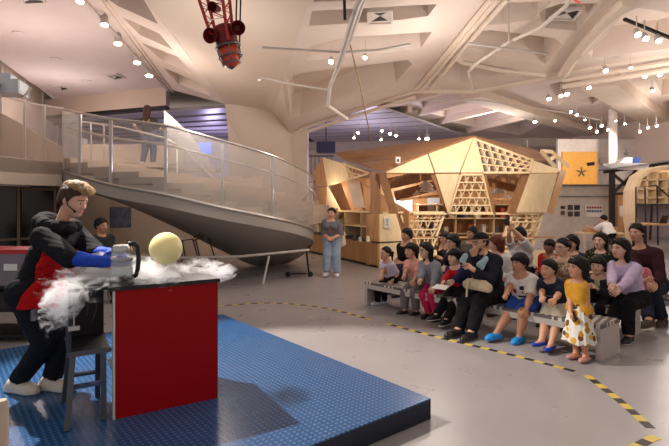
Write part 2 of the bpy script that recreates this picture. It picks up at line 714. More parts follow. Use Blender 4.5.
        Hf.ruffle(.0042, 48, 5, (1, 1, .45))
        skin_mesh('hair', Hf, hm, root)

    A = dict(root=root, pel=pel, neck=neck, head=head, f=f, s=s, d=d, ft=ft, hips=hips, shl=shl, legs=legs, arms=arms, hp=hp, hh=hh, H=H, chest=chest,
             hand=sidev, new=new, torso=torso, fdirs=fdirs, R=R, fd=fd, hu=hu, hs=hs, g=g, vox=vox, ank=ank, shw=shw, body=body)
    # clothes
    if bottom:
        bt = dict(t=.016, len=.97, name='trousers', flare=0.0)
        bt.update(bottom)
        T = new()
        t = bt['t']
        T.put(cone(hips[0] + d * .012 * H, hips[1] + d * .012 * H, .076 * g + t, .076 * g + t, (ft, .94)), .03)
        T.put(cone(pel + d * .02 * H, pel + d * .075 * H, .084 * g + t, .080 * g + t, (ft, .78)), .03)
        T.clip(pel + d * .085 * H, d)
        for (h_, k_, a_) in legs:
            L = bt['len']
            if L <= .5:
                e = h_.lerp(k_, L * 2)
                T.put(cone(h_, e, .066 * g + t, .050 * g + t + bt['flare'], cut=False if L > .46 else True), .03)
                if L > .46:
                    T.clip(e, (k_ - h_).normalized(), e - V(.1, .1, .1), e + V(.1, .1, .1))
            else:
                T.put(cone(h_, k_, .066 * g + t, .044 * g + t), .035)
                e = k_.lerp(a_, (L - .5) * 2)
                T.put(cone(k_, e, .044 * g + t, .030 * g + t * 1.05 + bt['flare'], cut=False), .02)
                ax = (a_ - k_).normalized()
                T.clip(e, ax, e - V(.09, .09, .07), e + V(.09, .09, .1))
        T.ruffle(.003 * ruff, 34, int(abs(pel.x) * 1000) % 997)
        A['bottom'] = skin_mesh(bt['name'], T, bt['mat'], root)
    if top:
        tt = dict(t=.014, sleeve=1.0, name='shirt', hem=-.02, loose=.0, collar=None)
        tt.update(top)
        S = new()
        t = tt['t']
        torso(S, t)
        if tt['loose']:
            S.put(cone(pel - d * .03 * H, pel + d * .12 * H, .092 * g + t + tt['loose'], .090 * g + t, (ft, .82)), .03)
        S.clip(pel + d * tt['hem'] * H, -d)
        # leave the neck open
        S.clip(neck + d * .012 * H, (d * .9 + ft * .3).normalized())
        for (s_, e_, w_) in arms:
            L = tt['sleeve']
            if L <= 0:
                continue
            r0, r1, r2 = .037 * g + t, .029 * g + t, .021 * g + t * .8
            if L <= .5:
                e = s_.lerp(e_, L * 2)
                S.put(cone(s_, e, r0, r1 + .006), .03)
                S.clip(e, (e_ - s_).normalized(), e - V(.07, .07, .07), e + V(.07, .07, .07))
            else:
                e = e_.lerp(w_, (L - .5) * 2)
                S.put(cone(s_, e_, r0, r1), .03)
                S.put(cone(e_, e, r1, r2), .02)
                ax = (w_ - e_).normalized()
                S.clip(e, ax, e - V(.05, .05, .05), e + V(.05, .05, .05))
        S.ruffle(.0032 * ruff, 30, int(abs(pel.y) * 1000) % 991)
        if tt['collar']:
            S.put(cone(neck - d * .022 * H, neck + d * .012 * H, .052 * H, .043 * H, cut=True), .006)
            S.put(cone(neck - d * .03 * H, neck + d * .03 * H, .036 * H, .036 * H), .004, 'sub')
        A['top'] = skin_mesh(tt['name'], S, tt['mat'], root, tt.get('assign') and tt['assign'](A))
    if shoes:
        so = dict(t=.008, name='shoe', high=.35)
        so.update(shoes)
        for (h_, k_, a_), fd2 in zip(legs, fdirs):
            W = Field([a_.x - .24 * H * .8, a_.y - .24 * H * .8, a_.z - ank - .006], [a_.x + .24 * H * .8, a_.y + .24 * H * .8, a_.z + .1], min(vox, .007))
            t = so['t']
            sole = a_ - Z * (ank - .016 * H)
            W.put(cone(a_ - fd2 * .015 * H - Z * ank * .3, sole - fd2 * .03 * H, .028 * H + t, .025 * H + t), .015)
            W.put(cone(sole - fd2 * .02 * H, sole + fd2 * .075 * H, .022 * H + t, .027 * H + t), .015)
            W.put(cone(a_ - Z * ank * .2, sole + fd2 * .06 * H, .024 * H + t, .017 * H + t), .02)
            W.put(cone(sole + fd2 * .075 * H, sole + fd2 * .105 * H, .024 * H + t, .016 * H + t), .015)
            W.clip(a_ + Z * so['high'] * ank, Z)
            fl = a_.z - ank + .001
            W.clip((0, 0, fl), (0, 0, -1))

            def ids(C, fl=fl, so=so):
                m = (C[:, 2] < fl + so.get('sole_h', .018)).astype(int)
                return m
            skin_mesh(so['name'], W, [so['mat'], so.get('sole', so['mat'])], root, ids)
    if extra:
        extra(A)
    return A


def spectacles(A, col=(25, 22, 22)):
    m = mat('spectacle frame %d' % col[0], col, .3)
    hp, mb = A['hp'], MB()
    for q in (1, -1):
        ring = [hp(q * .155 + .105 * math.cos(t), .40 - .02 * abs(math.cos(t)), -.005 + .085 * math.sin(t)) for t in (2 * math.pi * i / 18 for i in range(18))]
        mb.tube(ring, .0022, 6, closed=True)
        mb.tube([hp(q * .26, .38, .01), hp(q * .36, .2, .02), hp(q * .37, -.02, .03)], .002, 6)
    mb.tube([hp(-.05, .405, .01), hp(0, .43, .02), hp(.05, .405, .01)], .002, 6)
    return mb.build('spectacles', m, A['root'])
from mathutils.geometry import tessellate_polygon


def plane3(a, b, c):
    n = (b - a).cross(c - a).normalized()
    return n, n.dot(a)


def on(u, v, pl):
    dr = V((u - U0) / F, 1, -(v - V0) / F)
    n, d = pl
    t = (d - n.dot(V(0, 0, EYE))) / n.dot(dr)
    return V(0, 0, EYE) + dr * t


def zplane(z):
    return V(0, 0, 1), z


# ---------------------------------------------------------------- surface materials
def checker_floor():
    m = mat('polished concrete', (154, 147, 146), .30, var=.07, scale=1.2, spec=.5)
    nt = m.node_tree
    N, L = nt.nodes, nt.links
    bs = N['Principled BSDF']
    tc = N.new('ShaderNodeTexCoord')
    nz = N.new('ShaderNodeTexNoise')
    nz.inputs['Scale'].default_value = 3.5
    nz.inputs['Detail'].default_value = 8
    L.new(tc.outputs['Object'], nz.inputs['Vector'])
    mr = N.new('ShaderNodeMapRange')
    mr.inputs['To Min'].default_value = .20
    mr.inputs['To Max'].default_value = .42
    L.new(nz.outputs['Fac'], mr.inputs['Value'])
    L.new(mr.outputs['Result'], bs.inputs['Roughness'])
    return m


def dot_panel(name, base, dot, spacing, size, rough, metal, bump=.6, rot=0.0, dots_raised=True):
    """sheet with a regular grid of round studs or holes"""
    m = mat(name, base, rough, metal, var=.05)
    nt = m.node_tree
    N, L = nt.nodes, nt.links
    bs = N['Principled BSDF']
    tc = N.new('ShaderNodeTexCoord')
    mp = N.new('ShaderNodeMapping')
    mp.inputs['Rotation'].default_value = (0, 0, rot)
    L.new(tc.outputs['Object'], mp.inputs['Vector'])
    sx = N.new('ShaderNodeSeparateXYZ')
    L.new(mp.outputs['Vector'], sx.inputs[0])
    k = 2 * math.pi / spacing
    outs = []
    for ax in 'XY':
        a = N.new('ShaderNodeMath')
        a.operation = 'MULTIPLY'
        a.inputs[1].default_value = k
        L.new(sx.outputs[ax], a.inputs[0])
        b = N.new('ShaderNodeMath')
        b.operation = 'COSINE'
        L.new(a.outputs[0], b.inputs[0])
        outs.append(b)
    s = N.new('ShaderNodeMath')
    s.operation = 'ADD'
    L.new(outs[0].outputs[0], s.inputs[0])
    L.new(outs[1].outputs[0], s.inputs[1])
    mr = N.new('ShaderNodeMapRange')
    mr.inputs['From Min'].default_value = size
    mr.inputs['From Max'].default_value = size + .35
    L.new(s.outputs[0], mr.inputs['Value'])
    mx = N.new('ShaderNodeMix')
    mx.data_type = 'RGBA'
    L.new(mr.outputs['Result'], mx.inputs['Factor'])
    old = bs.inputs['Base Color'].links[0].from_socket
    L.new(old, mx.inputs['A'])
    mx.inputs['B'].default_value = rgb(*dot)
    L.new(mx.outputs['Result'], bs.inputs['Base Color'])
    bp = N.new('ShaderNodeBump')
    bp.inputs['Strength'].default_value = bump
    bp.inputs['Distance'].default_value = .006 if dots_raised else -.01
    L.new(mr.outputs['Result'], bp.inputs['Height'])
    L.new(bp.outputs['Normal'], bs.inputs['Normal'])
    return m


def mesh_sheet(name, col, cover):
    """fine perforated sheet: a share of every point is open"""
    m = mat(name, col, .5, .3, var=.05)
    m.node_tree.nodes['Principled BSDF'].inputs['Alpha'].default_value = cover
    return m


def wood(name, a, b, scale=3.0, rough=.5, rot=(0, 0, 0)):
    if name in MATS:
        return MATS[name]
    m = mat(name, a, rough, var=.02)
    nt = m.node_tree
    N, L = nt.nodes, nt.links
    bs = N['Principled BSDF']
    tc = N.new('ShaderNodeTexCoord')
    mp = N.new('ShaderNodeMapping')
    mp.inputs['Scale'].default_value = (1, 1, .12)
    mp.inputs['Rotation'].default_value = rot
    L.new(tc.outputs['Object'], mp.inputs['Vector'])
    nz = N.new('ShaderNodeTexNoise')
    nz.inputs['Scale'].default_value = scale * 6
    nz.inputs['Detail'].default_value = 6
    nz.inputs['Distortion'].default_value = .6
    L.new(mp.outputs['Vector'], nz.inputs['Vector'])
    rp = N.new('ShaderNodeValToRGB')
    rp.color_ramp.elements[0].position = .3
    rp.color_ramp.elements[1].position = .72
    rp.color_ramp.elements[0].color = rgb(*b)
    rp.color_ramp.elements[1].color = rgb(*a)
    L.new(nz.outputs['Fac'], rp.inputs['Fac'])
    L.new(rp.outputs['Color'], bs.inputs['Base Color'])
    return m


M_floor = checker_floor()
M_conc = mat('painted concrete', (226, 211, 200), .8, var=.04, scale=1.5, bump=.1, bscale=30)
M_conc2 = mat('painted concrete rib', (228, 212, 196), .8, var=.05, scale=2, bump=.1, bscale=30)
M_white = mat('white plaster', (222, 208, 206), .85, var=.02, scale=2)
M_wall = mat('warm grey wall', (226, 208, 192), .8, var=.03, scale=1)
M_beige = mat('beige fascia', (202, 184, 168), .7, var=.03, scale=1)
M_dark = mat('black paint', (18, 18, 20), .5, var=.2)
M_grey = mat('grey steel', (120, 120, 122), .4, .7)
M_lgrey = mat('light grey paint', (206, 196, 188), .5)
M_steel = mat('brushed steel', (204, 200, 196), .38, .45, var=.08, scale=40, stretch=(1, 12, 1))
M_metalceil = mat('grey metal ceiling panel', (168, 162, 166), .4, .15, var=.1, scale=.6)
M_mesh = mesh_sheet('perforated metal sheet', (206, 200, 194), .24)
M_rail = mat('satin steel rail', (205, 200, 196), .3, .7)
M_stairs = mat('stair render', (176, 168, 160), .75, var=.03, scale=1)
M_tread = mat('beige stair tread', (196, 178, 160), .7, var=.04, scale=2)
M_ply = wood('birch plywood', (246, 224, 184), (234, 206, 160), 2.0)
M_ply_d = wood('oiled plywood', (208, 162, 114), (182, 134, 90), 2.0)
M_beam = wood('brown laminated timber', (170, 126, 90), (144, 102, 68), 2.5)
M_glass_dark = mat('dark tinted glass', (20, 22, 26), .15, spec=.6)
M_lamp = mat('lamp glow', (255, 240, 220), .5, emit=(255, 236, 210), estr=22)
M_paper = mat('white paper', (232, 230, 226), .7, var=.02)

# ---------------------------------------------------------------- floor and walls
mb = MB()
mb.box((2, 14, -.05), (34, 38, .1))
struct('floor', mb, M_floor)

mb = MB()
mb.box((8.5, 31, 3.2), (21, .3, 6.4))
struct('wall_back', mb, mat('grey end wall', (186, 172, 160), .8))
mb = MB()
mb.box((-8.5, 29.5, 3.4), (12.6, .3, 6.8))
struct('wall_left', mb, mat('white end wall', (226, 216, 216), .8))
mb = MB()
mb.box((15, 13, 3.2), (.3, 36, 6.4))
struct('wall_right', mb, M_wall)

# wall below the stair: beige, gently curved
mb = MB()
pts = [P(30, 190, 11.2), P(58, 190, 12.2), P(110, 190, 13.4), P(170, 190, 14.4), P(240, 190, 15.4), P(262, 190, 15.8)]
for a, b in zip(pts, pts[1:]):
    q = [V(a.x, a.y, 0), V(b.x, b.y, 0), V(b.x, b.y, 2.45), V(a.x, a.y, 2.35)]
    mb.loft(q, [p + V(0, .2, 0) for p in q])
struct('wall_front', mb, M_wall)

# ---------------------------------------------------------------- gallery on the near side: slab, fascia, dark glazing under it
LV = 2.47
fa = [V(-9.5, 6.6, 0), P(0, 200, 8.5), P(30, 200, 9.25), P(62, 200, 9.75)]
mb = MB()
for a, b in zip(fa, fa[1:]):
    q = [V(a.x, a.y, 1.98), V(b.x, b.y, 1.98), V(b.x, b.y, LV), V(a.x, a.y, LV)]
    mb.loft(q, [p + V(-.12, .2, 0) for p in q])
struct('trim_1', mb, M_beige)
mb = MB()
q = [V(p.x, p.y, 2.2) for p in fa] + [V(-5.6, 13.2, 2.2), V(-13.5, 24, 2.2), V(-13.5, 6.6, 2.2)]
mb.prism(q, (0, 0, .25))
struct('floor_gallery', mb, M_beige)
mb = MB()
a, b = P(0, 60, 15.75), P(62, 108, 24)
dirv = (b - a).normalized()
a = a - dirv * 9
b = b + dirv * 5
q = [V(a.x, a.y, 2.4), V(b.x, b.y, 2.4), V(b.x, b.y, 6.3), V(a.x, a.y, 6.3)]
mb.loft(q, [p + V(-.25, 0, 0) for p in q])
struct('wall_gallery', mb, mat('panelled wall', (196, 176, 156), .75, var=.05, scale=1))
mb = MB()
for k in range(7):
    p = a + (b - a) * (.18 + k * .11)
    mb.box((p.x + .02, p.y, 4.3), (.06, .06, 3.8))
struct('trim_2', mb, M_lgrey)
# sloping parapet of a ramp behind the balustrade
mb = MB()
q = [P(-40, 108, 15), P(0, 113, 15), P(61, 147, 15), P(61, 165, 15), P(-40, 165, 15)]
mb.loft(q, [p + V(0, .15, 0) for p in q])
struct('trim_3', mb, mat('brown grey parapet', (150, 132, 118), .8))

t = thing('balustrade', 'straight perforated balustrade along the gallery edge above the black glazing', 'balustrade', V(fa[1].x, fa[1].y, LV))
for a, b in zip(fa, fa[1:]):
    mb = MB()
    mb.prism([V(a.x, a.y + .05, LV), V(b.x, b.y + .05, LV), V(b.x, b.y + .05, LV + 1.05), V(a.x, a.y + .05, LV + 1.05)], (0, .006, 0))
    mb.build('mesh_panel', mesh_sheet('gallery glass sheet', (190, 176, 162), .22), t)
for p in (P(22, 200, 9.1), P(42, 200, 9.5)):
    mb = MB()
    mb.box((p.x, p.y + .08, LV + .55), (.035, .035, 1.1))
    mb.build('post', M_lgrey, t)
mb = MB()
mb.tube([V(p.x, p.y + .05, LV + 1.06) for p in fa], .02)
mb.build('top_rail', M_lgrey, t)

# black glazing under the gallery
mb = MB()
a, b = P(-60, 200, 9.2), P(60, 200, 10.6)
q = [V(a.x, a.y, 0), V(b.x, b.y, 0), V(b.x, b.y, 1.98), V(a.x, a.y, 1.98)]
mb.loft(q, [p + V(0, .05, 0) for p in q])
w = struct('window_1', mb, M_glass_dark)
mb = MB()
for tt in (.1, .64, .97):
    p = a.lerp(b, tt)
    mb.box((p.x, p.y - .04, .99), (.06, .06, 1.98))
for z in (1.93, .9):
    mb.bar(V(a.x, a.y - .04, z), V(b.x, b.y - .04, z), .05, .05)
mb.build('window_frame', mat('bronze frame', (120, 100, 82), .4, .6), w)

# ---------------------------------------------------------------- plain ceiling over the gallery
CZ = 6.0
zc = zplane(CZ)
edge = [on(-80, 0, zc), on(0, 60, zc), on(30, 82, zc), on(57, 99, zc), on(165, 88, zc), on(95, 0, zc), on(60, -44, zc), on(-80, -44, zc)]
edge[0] = V(-11.5, edge[1].y - 6, CZ)
edge[-1] = V(-11.5, edge[-2].y, CZ)
mb = MB()
mb.prism(edge, (0, 0, .3))
struct('ceiling', mb, M_white)
# bulkhead at its far end, with a black slot under it
mb = MB()
a, b = on(40, 100, zc), on(166, 87, zc)
mb.prism([a, b, b + V(0, .4, 0), a + V(0, .4, 0)], (0, 0, -.7))
struct('beam_bulkhead', mb, M_beige)
mb = MB()
mb.prism([a + V(0, -.02, -.7), b + V(0, -.02, -.7), b + V(0, .4, -.7), a + V(0, .4, -.7)], (0, 0, -.1))
struct('trim_4', mb, M_dark)
# edge trim at its open side
mb = MB()
e0, e1 = on(92, -8, zc), on(165, 88, zc)
for k, (w_, h_) in enumerate(((.12, .16), (.05, .30))):
    mb.bar(e0 + V(.1 + .2 * k, 0, -.05), e1 + V(.1 + .2 * k, 0, -.05), w_, h_)
struct('trim_5', mb, M_conc)
# purple lit far ceiling, with slats
mb = MB()
mb.prism([V(a.x - 3, a.y + 1.2, 5.2), V(b.x + 4, b.y - .6, 5.2), V(-1.2, 29.3, 5.2), V(-14, 29.3, 5.2)], (0, 0, .12))
struct('ceiling_far', mb, M_metalceil)
mb = MB()
for k in range(6):
    mb.bar(V(-13, 22.6 + 1.2 * k, 5.17), V(-2.2, 19.2 + 1.4 * k, 5.17), .12, .06)
struct('trim_6', mb, mat('grey slat', (120, 116, 124), .4, .4))

# ---------------------------------------------------------------- concrete umbrella structure
A3 = on(421, 88, zplane(5.1))
B3 = on(487, 0, zplane(5.5))
C3 = on(562, 73, zplane(5.2))
L3 = P(290, 133, 18)
PL_S = plane3(A3, B3, L3)
PL_R = plane3(A3, B3, C3)
PL_L = plane3(on(95, 0, zc), on(165, 88, zc), P(225, 104, 16))
PL_F = zplane(5.6)


def coffered(name, outer, holes, pl, depth, mats):
    """soffit with recesses: sunk fields with sloping-free walls and a roof over each"""
    mb = MB()
    n, d = pl
    up = V(0, 0, depth)
    loops = [[on(u, v, pl) for u, v in h] for h in [outer] + holes]
    flat2 = [[V(u, v, 0) for u, v in h] for h in [outer] + holes]
    tris = tessellate_polygon(flat2)
    allp = [p for l in loops for p in l]
    mb.add(allp, [list(t) for t in tris])
    for l in loops[1:]:
        k = len(l)
        c = sum(l, V(0, 0, 0)) / k
        top = [c + (p - c) * .93 + up for p in l]
        mb.add(l + top, [[i, (i + 1) % k, k + (i + 1) % k, k + i] for i in range(k)] + [list(range(k, 2 * k))])
    l = loops[0]
    k = len(l)
    mb.add(l + [p + up * 1.3 for p in l], [[i, (i + 1) % k, k + (i + 1) % k, k + i] for i in range(k)] + [list(range(k, 2 * k))])
    return struct(name, mb, mats)


coffered('ceiling_vault', [(326, -50), (310, 0), (282, 86), (290, 133), (300, 128), (421, 88), (487, 0), (522, -50)],
         [[(316, -12), (480, -14), (462, -2), (314, 2)],
          [(312, 11), (437, 4), (428, 16), (400, 20), (309, 26)],
          [(309, 46), (350, 37), (432, 32), (421, 48), (400, 51), (306, 61)],
          [(287, 80), (300, 73), (408, 60), (412, 64), (396, 82), (300, 116), (291, 118)]], PL_S, .75, M_conc)
coffered('ceiling_vault', [(421, 88), (472, 90), (562, 73), (669, 55), (760, 40), (760, -60), (522, -50), (487, 0)],
         [[(512, -30), (585, -30), (560, -6), (500, -3)],
          [(503, 3), (552, 1), (532, 20), (478, 27)],
          [(470, 33), (490, 30), (555, 38), (563, 46), (545, 65), (466, 46)],
          [(538, 11), (560, 4), (602, 3), (577, 31), (545, 28)],
          [(437, 76), (449, 59), (475, 62), (522, 71), (460, 83)],
          [(606, 36), (622, 15), (638, 8), (660, 11), (740, 32), (720, 42), (640, 52), (592, 58), (588, 53)]], PL_R, .7, M_conc)
coffered('ceiling_vault', [(95, 0), (165, 88), (225, 104), (146, 0), (110, -48), (60, -44)],
         [[(75, -32), (112, -34), (132, -16), (100, -18)],
          [(100, -6), (141, -5), (158, 24), (118, 6)],
          [(121, 16), (160, 34), (173, 50), (140, 35)],
          [(142, 43), (178, 57), (194, 76), (163, 61)],
          [(164, 68), (198, 82), (211, 96), (178, 84)]], PL_L, .8, M_conc)

# flared concrete pylon, its rib facets running up into the vault
rows = [([(110, -48), (326, -50)], PL_L, PL_S), ([(146, 0), (310, 0)], PL_L, PL_S), ([(186, 52), (293, 52)], PL_L, PL_S),
        ([(205, 78), (284, 80)], PL_L, PL_S)]
mb = MB()
grid = []
for (l, r), pa, pb in rows:
    a, b = on(*l, pa), on(*r, pb)
    grid.append([a.lerp(b, k / 6) + V(0, -.35 * math.sin(math.pi * k / 6), 0) for k in range(7)])
for (l, r, Y) in (((225, 104), (272, 112), 16.6), ((230, 150), (264, 165), 17.2), ((231, 262), (264, 262), 17.4)):
    a, b = P(l[0], l[1], Y - (.6 if l[1] == 104 else 0)), P(r[0], r[1], Y)
    grid.append([a.lerp(b, k / 6) + V(0, -.3 * math.sin(math.pi * k / 6), 0) for k in range(7)])
n = len(grid)
mb.add([p for r in grid for p in r], [[i * 7 + k, i * 7 + k + 1, (i + 1) * 7 + k + 1, (i + 1) * 7 + k] for i in range(n - 1) for k in range(6)], smooth=True)
# right facet and the shaft behind
e = [g[-1] for g in grid[3:]]
o = [on(282, 86, PL_S), L3, P(296, 180, 18), P(296, 262, 18)]
mb.add(e + o, [[0, 1, 5, 4], [1, 2, 6, 5], [2, 3, 7, 6]])
mb.loft([P(288, 133, 18), P(307, 127, 18), P(307, 262, 18), P(288, 262, 18)], [P(288, 133, 18) + V(0, 1.2, 0), P(307, 127, 18) + V(0, 1.2, 0), P(307, 262, 18) + V(0, 1.2, 0), P(288, 262, 18) + V(0, 1.2, 0)])
mb.loft([g + V(0, 1.2, .3) for g in (grid[4][0], grid[4][-1], grid[6][-1], grid[6][0])], [g + V(0, .3, 0) for g in (grid[4][0], grid[4][-1], grid[6][-1], grid[6][0])])
struct('column', mb, mat('smooth painted concrete', (222, 206, 192), .8, var=.02, scale=.8))

# conduits and ribs on the soffit edges
mb = MB()
for k, off in enumerate((0, 5, 13)):
    mb.tube([on(417 + off, 86, PL_R) + V(0, 0, -.08), on(455 + off, 40, PL_R) + V(0, 0, -.08), on(492 + off * 1.2, -6, PL_R) + V(0, 0, -.08)], .06)
for z_ in (.05, .22):
    mb.tube([on(300, 128, PL_S) + V(0, 0, -z_), on(355, 109, PL_S) + V(0, 0, -z_), on(415, 90, PL_S) + V(0, 0, -z_)], .06)
mb.tube([on(416, 90, PL_R), on(472, 91, PL_R), on(562, 75, PL_R)], .09)
for z_ in (.0, .2, .38):
    mb.tube([on(562, 73, PL_R) + V(0, 0, -z_), on(620, 63, PL_R) + V(0, 0, -z_), on(690, 51, PL_R) + V(0, 0, -z_)], .07)
mb.tube([on(563, 71, PL_R) + V(0, 0, -.1), on(573, 55, PL_R) + V(0, 0, -.1), on(588, 36, PL_R) + V(0, 0, -.1), on(610, 12, PL_R) + V(0, 0, -.1), on(628, -5, PL_R) + V(0, 0, -.1)], .13)
mb.tube([on(450, 52, PL_R), on(462, 62, PL_R), on(500, 70, PL_R), on(545, 75, PL_R)], .07)
struct('trim_7', mb, M_conc2)

# far ceiling with ribs running away
coffered('ceiling_far', [(300, 116), (372, 86), (760, 20), (980, 60), (760, 141), (330, 141)],
         [[(418, 99), (445, 91), (470, 90), (478, 93), (423, 108)],
          [(425, 112), (485, 95), (505, 101), (445, 117)],
          [(447, 121), (512, 104), (530, 110), (475, 127)],
          [(484, 130), (535, 113), (552, 119), (520, 135)],
          [(546, 85), (578, 78), (600, 75), (612, 80), (560, 97), (550, 92)],
          [(566, 100), (612, 84), (622, 95), (592, 105)],
          [(655, 80), (700, 68), (720, 80), (662, 96)],
          [(662, 102), (720, 88), (730, 96), (668, 113)]], PL_F, .6, M_conc)
mb = MB()
mb.bar(on(470, 90, PL_F) + V(0, 0, -.15), on(590, 130, PL_F) + V(0, 0, -.15), .8, .3)
mb.bar(on(598, 74, PL_F) + V(0, 0, -.2), on(660, 118, PL_F) + V(0, 0, -.2), 1.0, .4)
for a, b in (((420, 110), (482, 93)), ((440, 119), (508, 102)), ((468, 129), (533, 112)), ((378, 104), (440, 88)), ((392, 112), (410, 106)), ((560, 98), (616, 82))):
    mb.bar(on(*a, PL_F) + V(0, 0, -.1), on(*b, PL_F) + V(0, 0, -.1), .22, .3)
struct('trim_8', mb, M_conc2)
# suspended grey metal panels beyond the pavilion
pm = zplane(5.2)
mb = MB()
mb.prism([on(300, 114, pm), on(376, 106, pm), on(430, 124, pm), on(470, 138, pm), on(300, 143, pm)], (0, 0, .08))
struct('ceiling_panels', mb, M_metalceil)
mb = MB()
for k in range(7):
    q = .12 + k * .13
    a = on(300, 114, pm).lerp(on(300, 142, pm), q)
    b = on(378, 107, pm).lerp(on(470, 137, pm), q)
    mb.bar(a + V(0, 0, -.005), b + V(0, 0, -.005), .05, .02)
struct('trim_9', mb, mat('panel joint', (110, 106, 110), .5, .4))
# unseen roof slab added over everything to block the world light
mb = MB()
mb.box((3, 19, 7.6), (40, 28, .2))
struct('roof', mb, M_conc)
# ---------------------------------------------------------------- blue stage
SZ = .16
c0 = G(430.7, 398.3, SZ)
c1 = G(222.3, 314.2, SZ)
dA = (c1 - c0).normalized()
dB = V(-dA.y, dA.x, 0)
if dB.x > 0:
    dB = -dB
st_ang = math.atan2(-dB.y, -dB.x)
t = thing('stage', 'low blue studded stage platform under the red demonstration table', 'stage', V(c0.x, c0.y, 0))
far = 4.3
q = [c0, c1, c1 + dB * far, c0 + dB * far]
mb = MB()
mb.prism([p + V(0, 0, -.012) for p in q], (0, 0, .012))
mb.build('deck', dot_panel('blue studded rubber', (34, 76, 122), (66, 112, 158), .042, .75, .25, 0.0, .5, rot=-math.atan2(dA.y, dA.x)), t)  # paler stud colour stands in for the glints on the studs
mb = MB()
for a, b in zip(q, q[1:] + q[:1]):
    i = (b - a).normalized()
    nrm = V(-i.y, i.x, 0)
    cen = sum(q, V(0, 0, 0)) / 4
    if (cen - a).dot(nrm) < 0:
        nrm = -nrm
    mb.prism([V(a.x, a.y, 0), V(b.x, b.y, 0), V(b.x + nrm.x * .03, b.y + nrm.y * .03, 0), V(a.x + nrm.x * .03, a.y + nrm.y * .03, 0)], (0, 0, SZ - .013))
mb.build('skirt', mat('dark blue skirting', (14, 26, 48), .5), t)

# ---------------------------------------------------------------- red demonstration table
pa, pb = G(113, 420, SZ), G(218, 398, SZ)
ex = (pb - pa).normalized()
ey = V(-ex.y, ex.x, 0)
PW, PDp, PT = (pb - pa).length, .66, 1.09
rp = math.atan2(ex.y, ex.x)


def pod(x, y, z):
    return pa + ex * x + ey * y + V(0, 0, z - SZ)


M_red = mat('red laminate', (160, 0, 8), .5, var=.04, scale=2, spec=.2)
M_blk = mat('black laminate', (16, 16, 18), .35)
t = thing('demonstration_table', 'red fronted demonstration table with black top, wreathed in white fog', 'table', pod(PW / 2, PDp / 2, SZ))
mb = MB()
mb.box(pod(PW / 2 + .008, .012, .61), (PW - .016, .024, .90), rp, bev=.003)
mb.build('front_panel', M_red, t)
mb = MB()
mb.box(pod(PW - .012, PDp / 2 + .014, .61), (.024, PDp - .03, .90), rp)
mb.build('side_panel', M_red, t)
mb = MB()
mb.box(pod(.007, .03, .61), (.014, .06, .90), rp)
mb.build('edge_trim', mat('white panel edge', (214, 206, 196), .5), t)
mb = MB()
mb.box(pod(PW / 2 - .01, PDp / 2 + .01, PT - .014), (PW + .05, PDp + .05, .028), rp, bev=.006)
mb.build('tabletop', M_blk, t)
mb = MB()
mb.box(pod(PW / 2, PDp / 2, .40), (PW - .06, PDp - .06, .02), rp)
mb.build('shelf', M_blk, t)

# dark instrument stand pushed against its open end
t = thing('instrument_stand', 'dark metal stand with splayed grey legs at the open end of the red table', 'stand', pod(-.17, .25, SZ))
sx0, sx1, sy0, sy1 = -.275, -.015, .04, .50
mb = MB()
mb.box(pod((sx0 + sx1) / 2, (sy0 + sy1) / 2, PT - .012), (sx1 - sx0, sy1 - sy0, .024), rp, bev=.005)
mb.build('top', M_blk, t)
mb = MB()
mb.box(pod((sx0 + sx1) / 2, sy1 - .02, .86), (sx1 - sx0, .02, .44), rp)
mb.box(pod(sx0 + .01, (sy0 + sy1) / 2, .86), (.02, sy1 - sy0, .44), rp)
mb.build('back_panel', mat('dark grey panel', (44, 46, 52), .5), t)
mb = MB()
mb.box(pod((sx0 + sx1) / 2, (sy0 + sy1) / 2, .645), (sx1 - sx0 + .02, sy1 - sy0 + .02, .035), rp, bev=.008)
mb.build('shelf', mat('grey shelf edge', (92, 92, 96), .4, .5), t)
for (x, y, ox, oy) in ((sx0 + .03, sy0 + .03, -.04, -.09), (sx1 - .04, sy0 + .03, .0, -.02), (sx0 + .03, sy1 - .03, -.04, .06), (sx1 - .04, sy1 - .03, .0, .06)):
    mb = MB()
    mb.bar(pod(x, y, .63), pod(x + ox, y + oy, SZ + .004), .05, .035, up=ex)
    mb.build('leg', mat('grey painted leg', (84, 86, 92), .4, .4), t)
for y_, z_ in ((sy0 + .01, .42), (sy1, .36)):
    mb = MB()
    mb.bar(pod(sx0 + .02, y_, z_), pod(sx1 - .04, y_, z_), .05, .02)
    mb.build('rung', mat('blue grey step', (60, 78, 110), .4), t)
mb = MB()
pth = [pod(-.12, sy0 + .02, 1.06), pod(-.10, sy0 + .0, .95), pod(-.13, sy0 + .0, .86), pod(-.16, sy0 + .0, .90), pod(-.15, sy0 + .02, 1.06)]
mb.tube(pth, .007)
mb.build('cable', M_dark, t)
mb = MB()
mb.tube([pod(-.24, sy0 + .01, 1.06), pod(-.24, sy0, .84)], .006)
mb.box(pod(-.24, sy0, .825), (.07, .012, .03), rp)
mb.build('hook', mat('bright hook', (190, 190, 190), .3, .8), t)

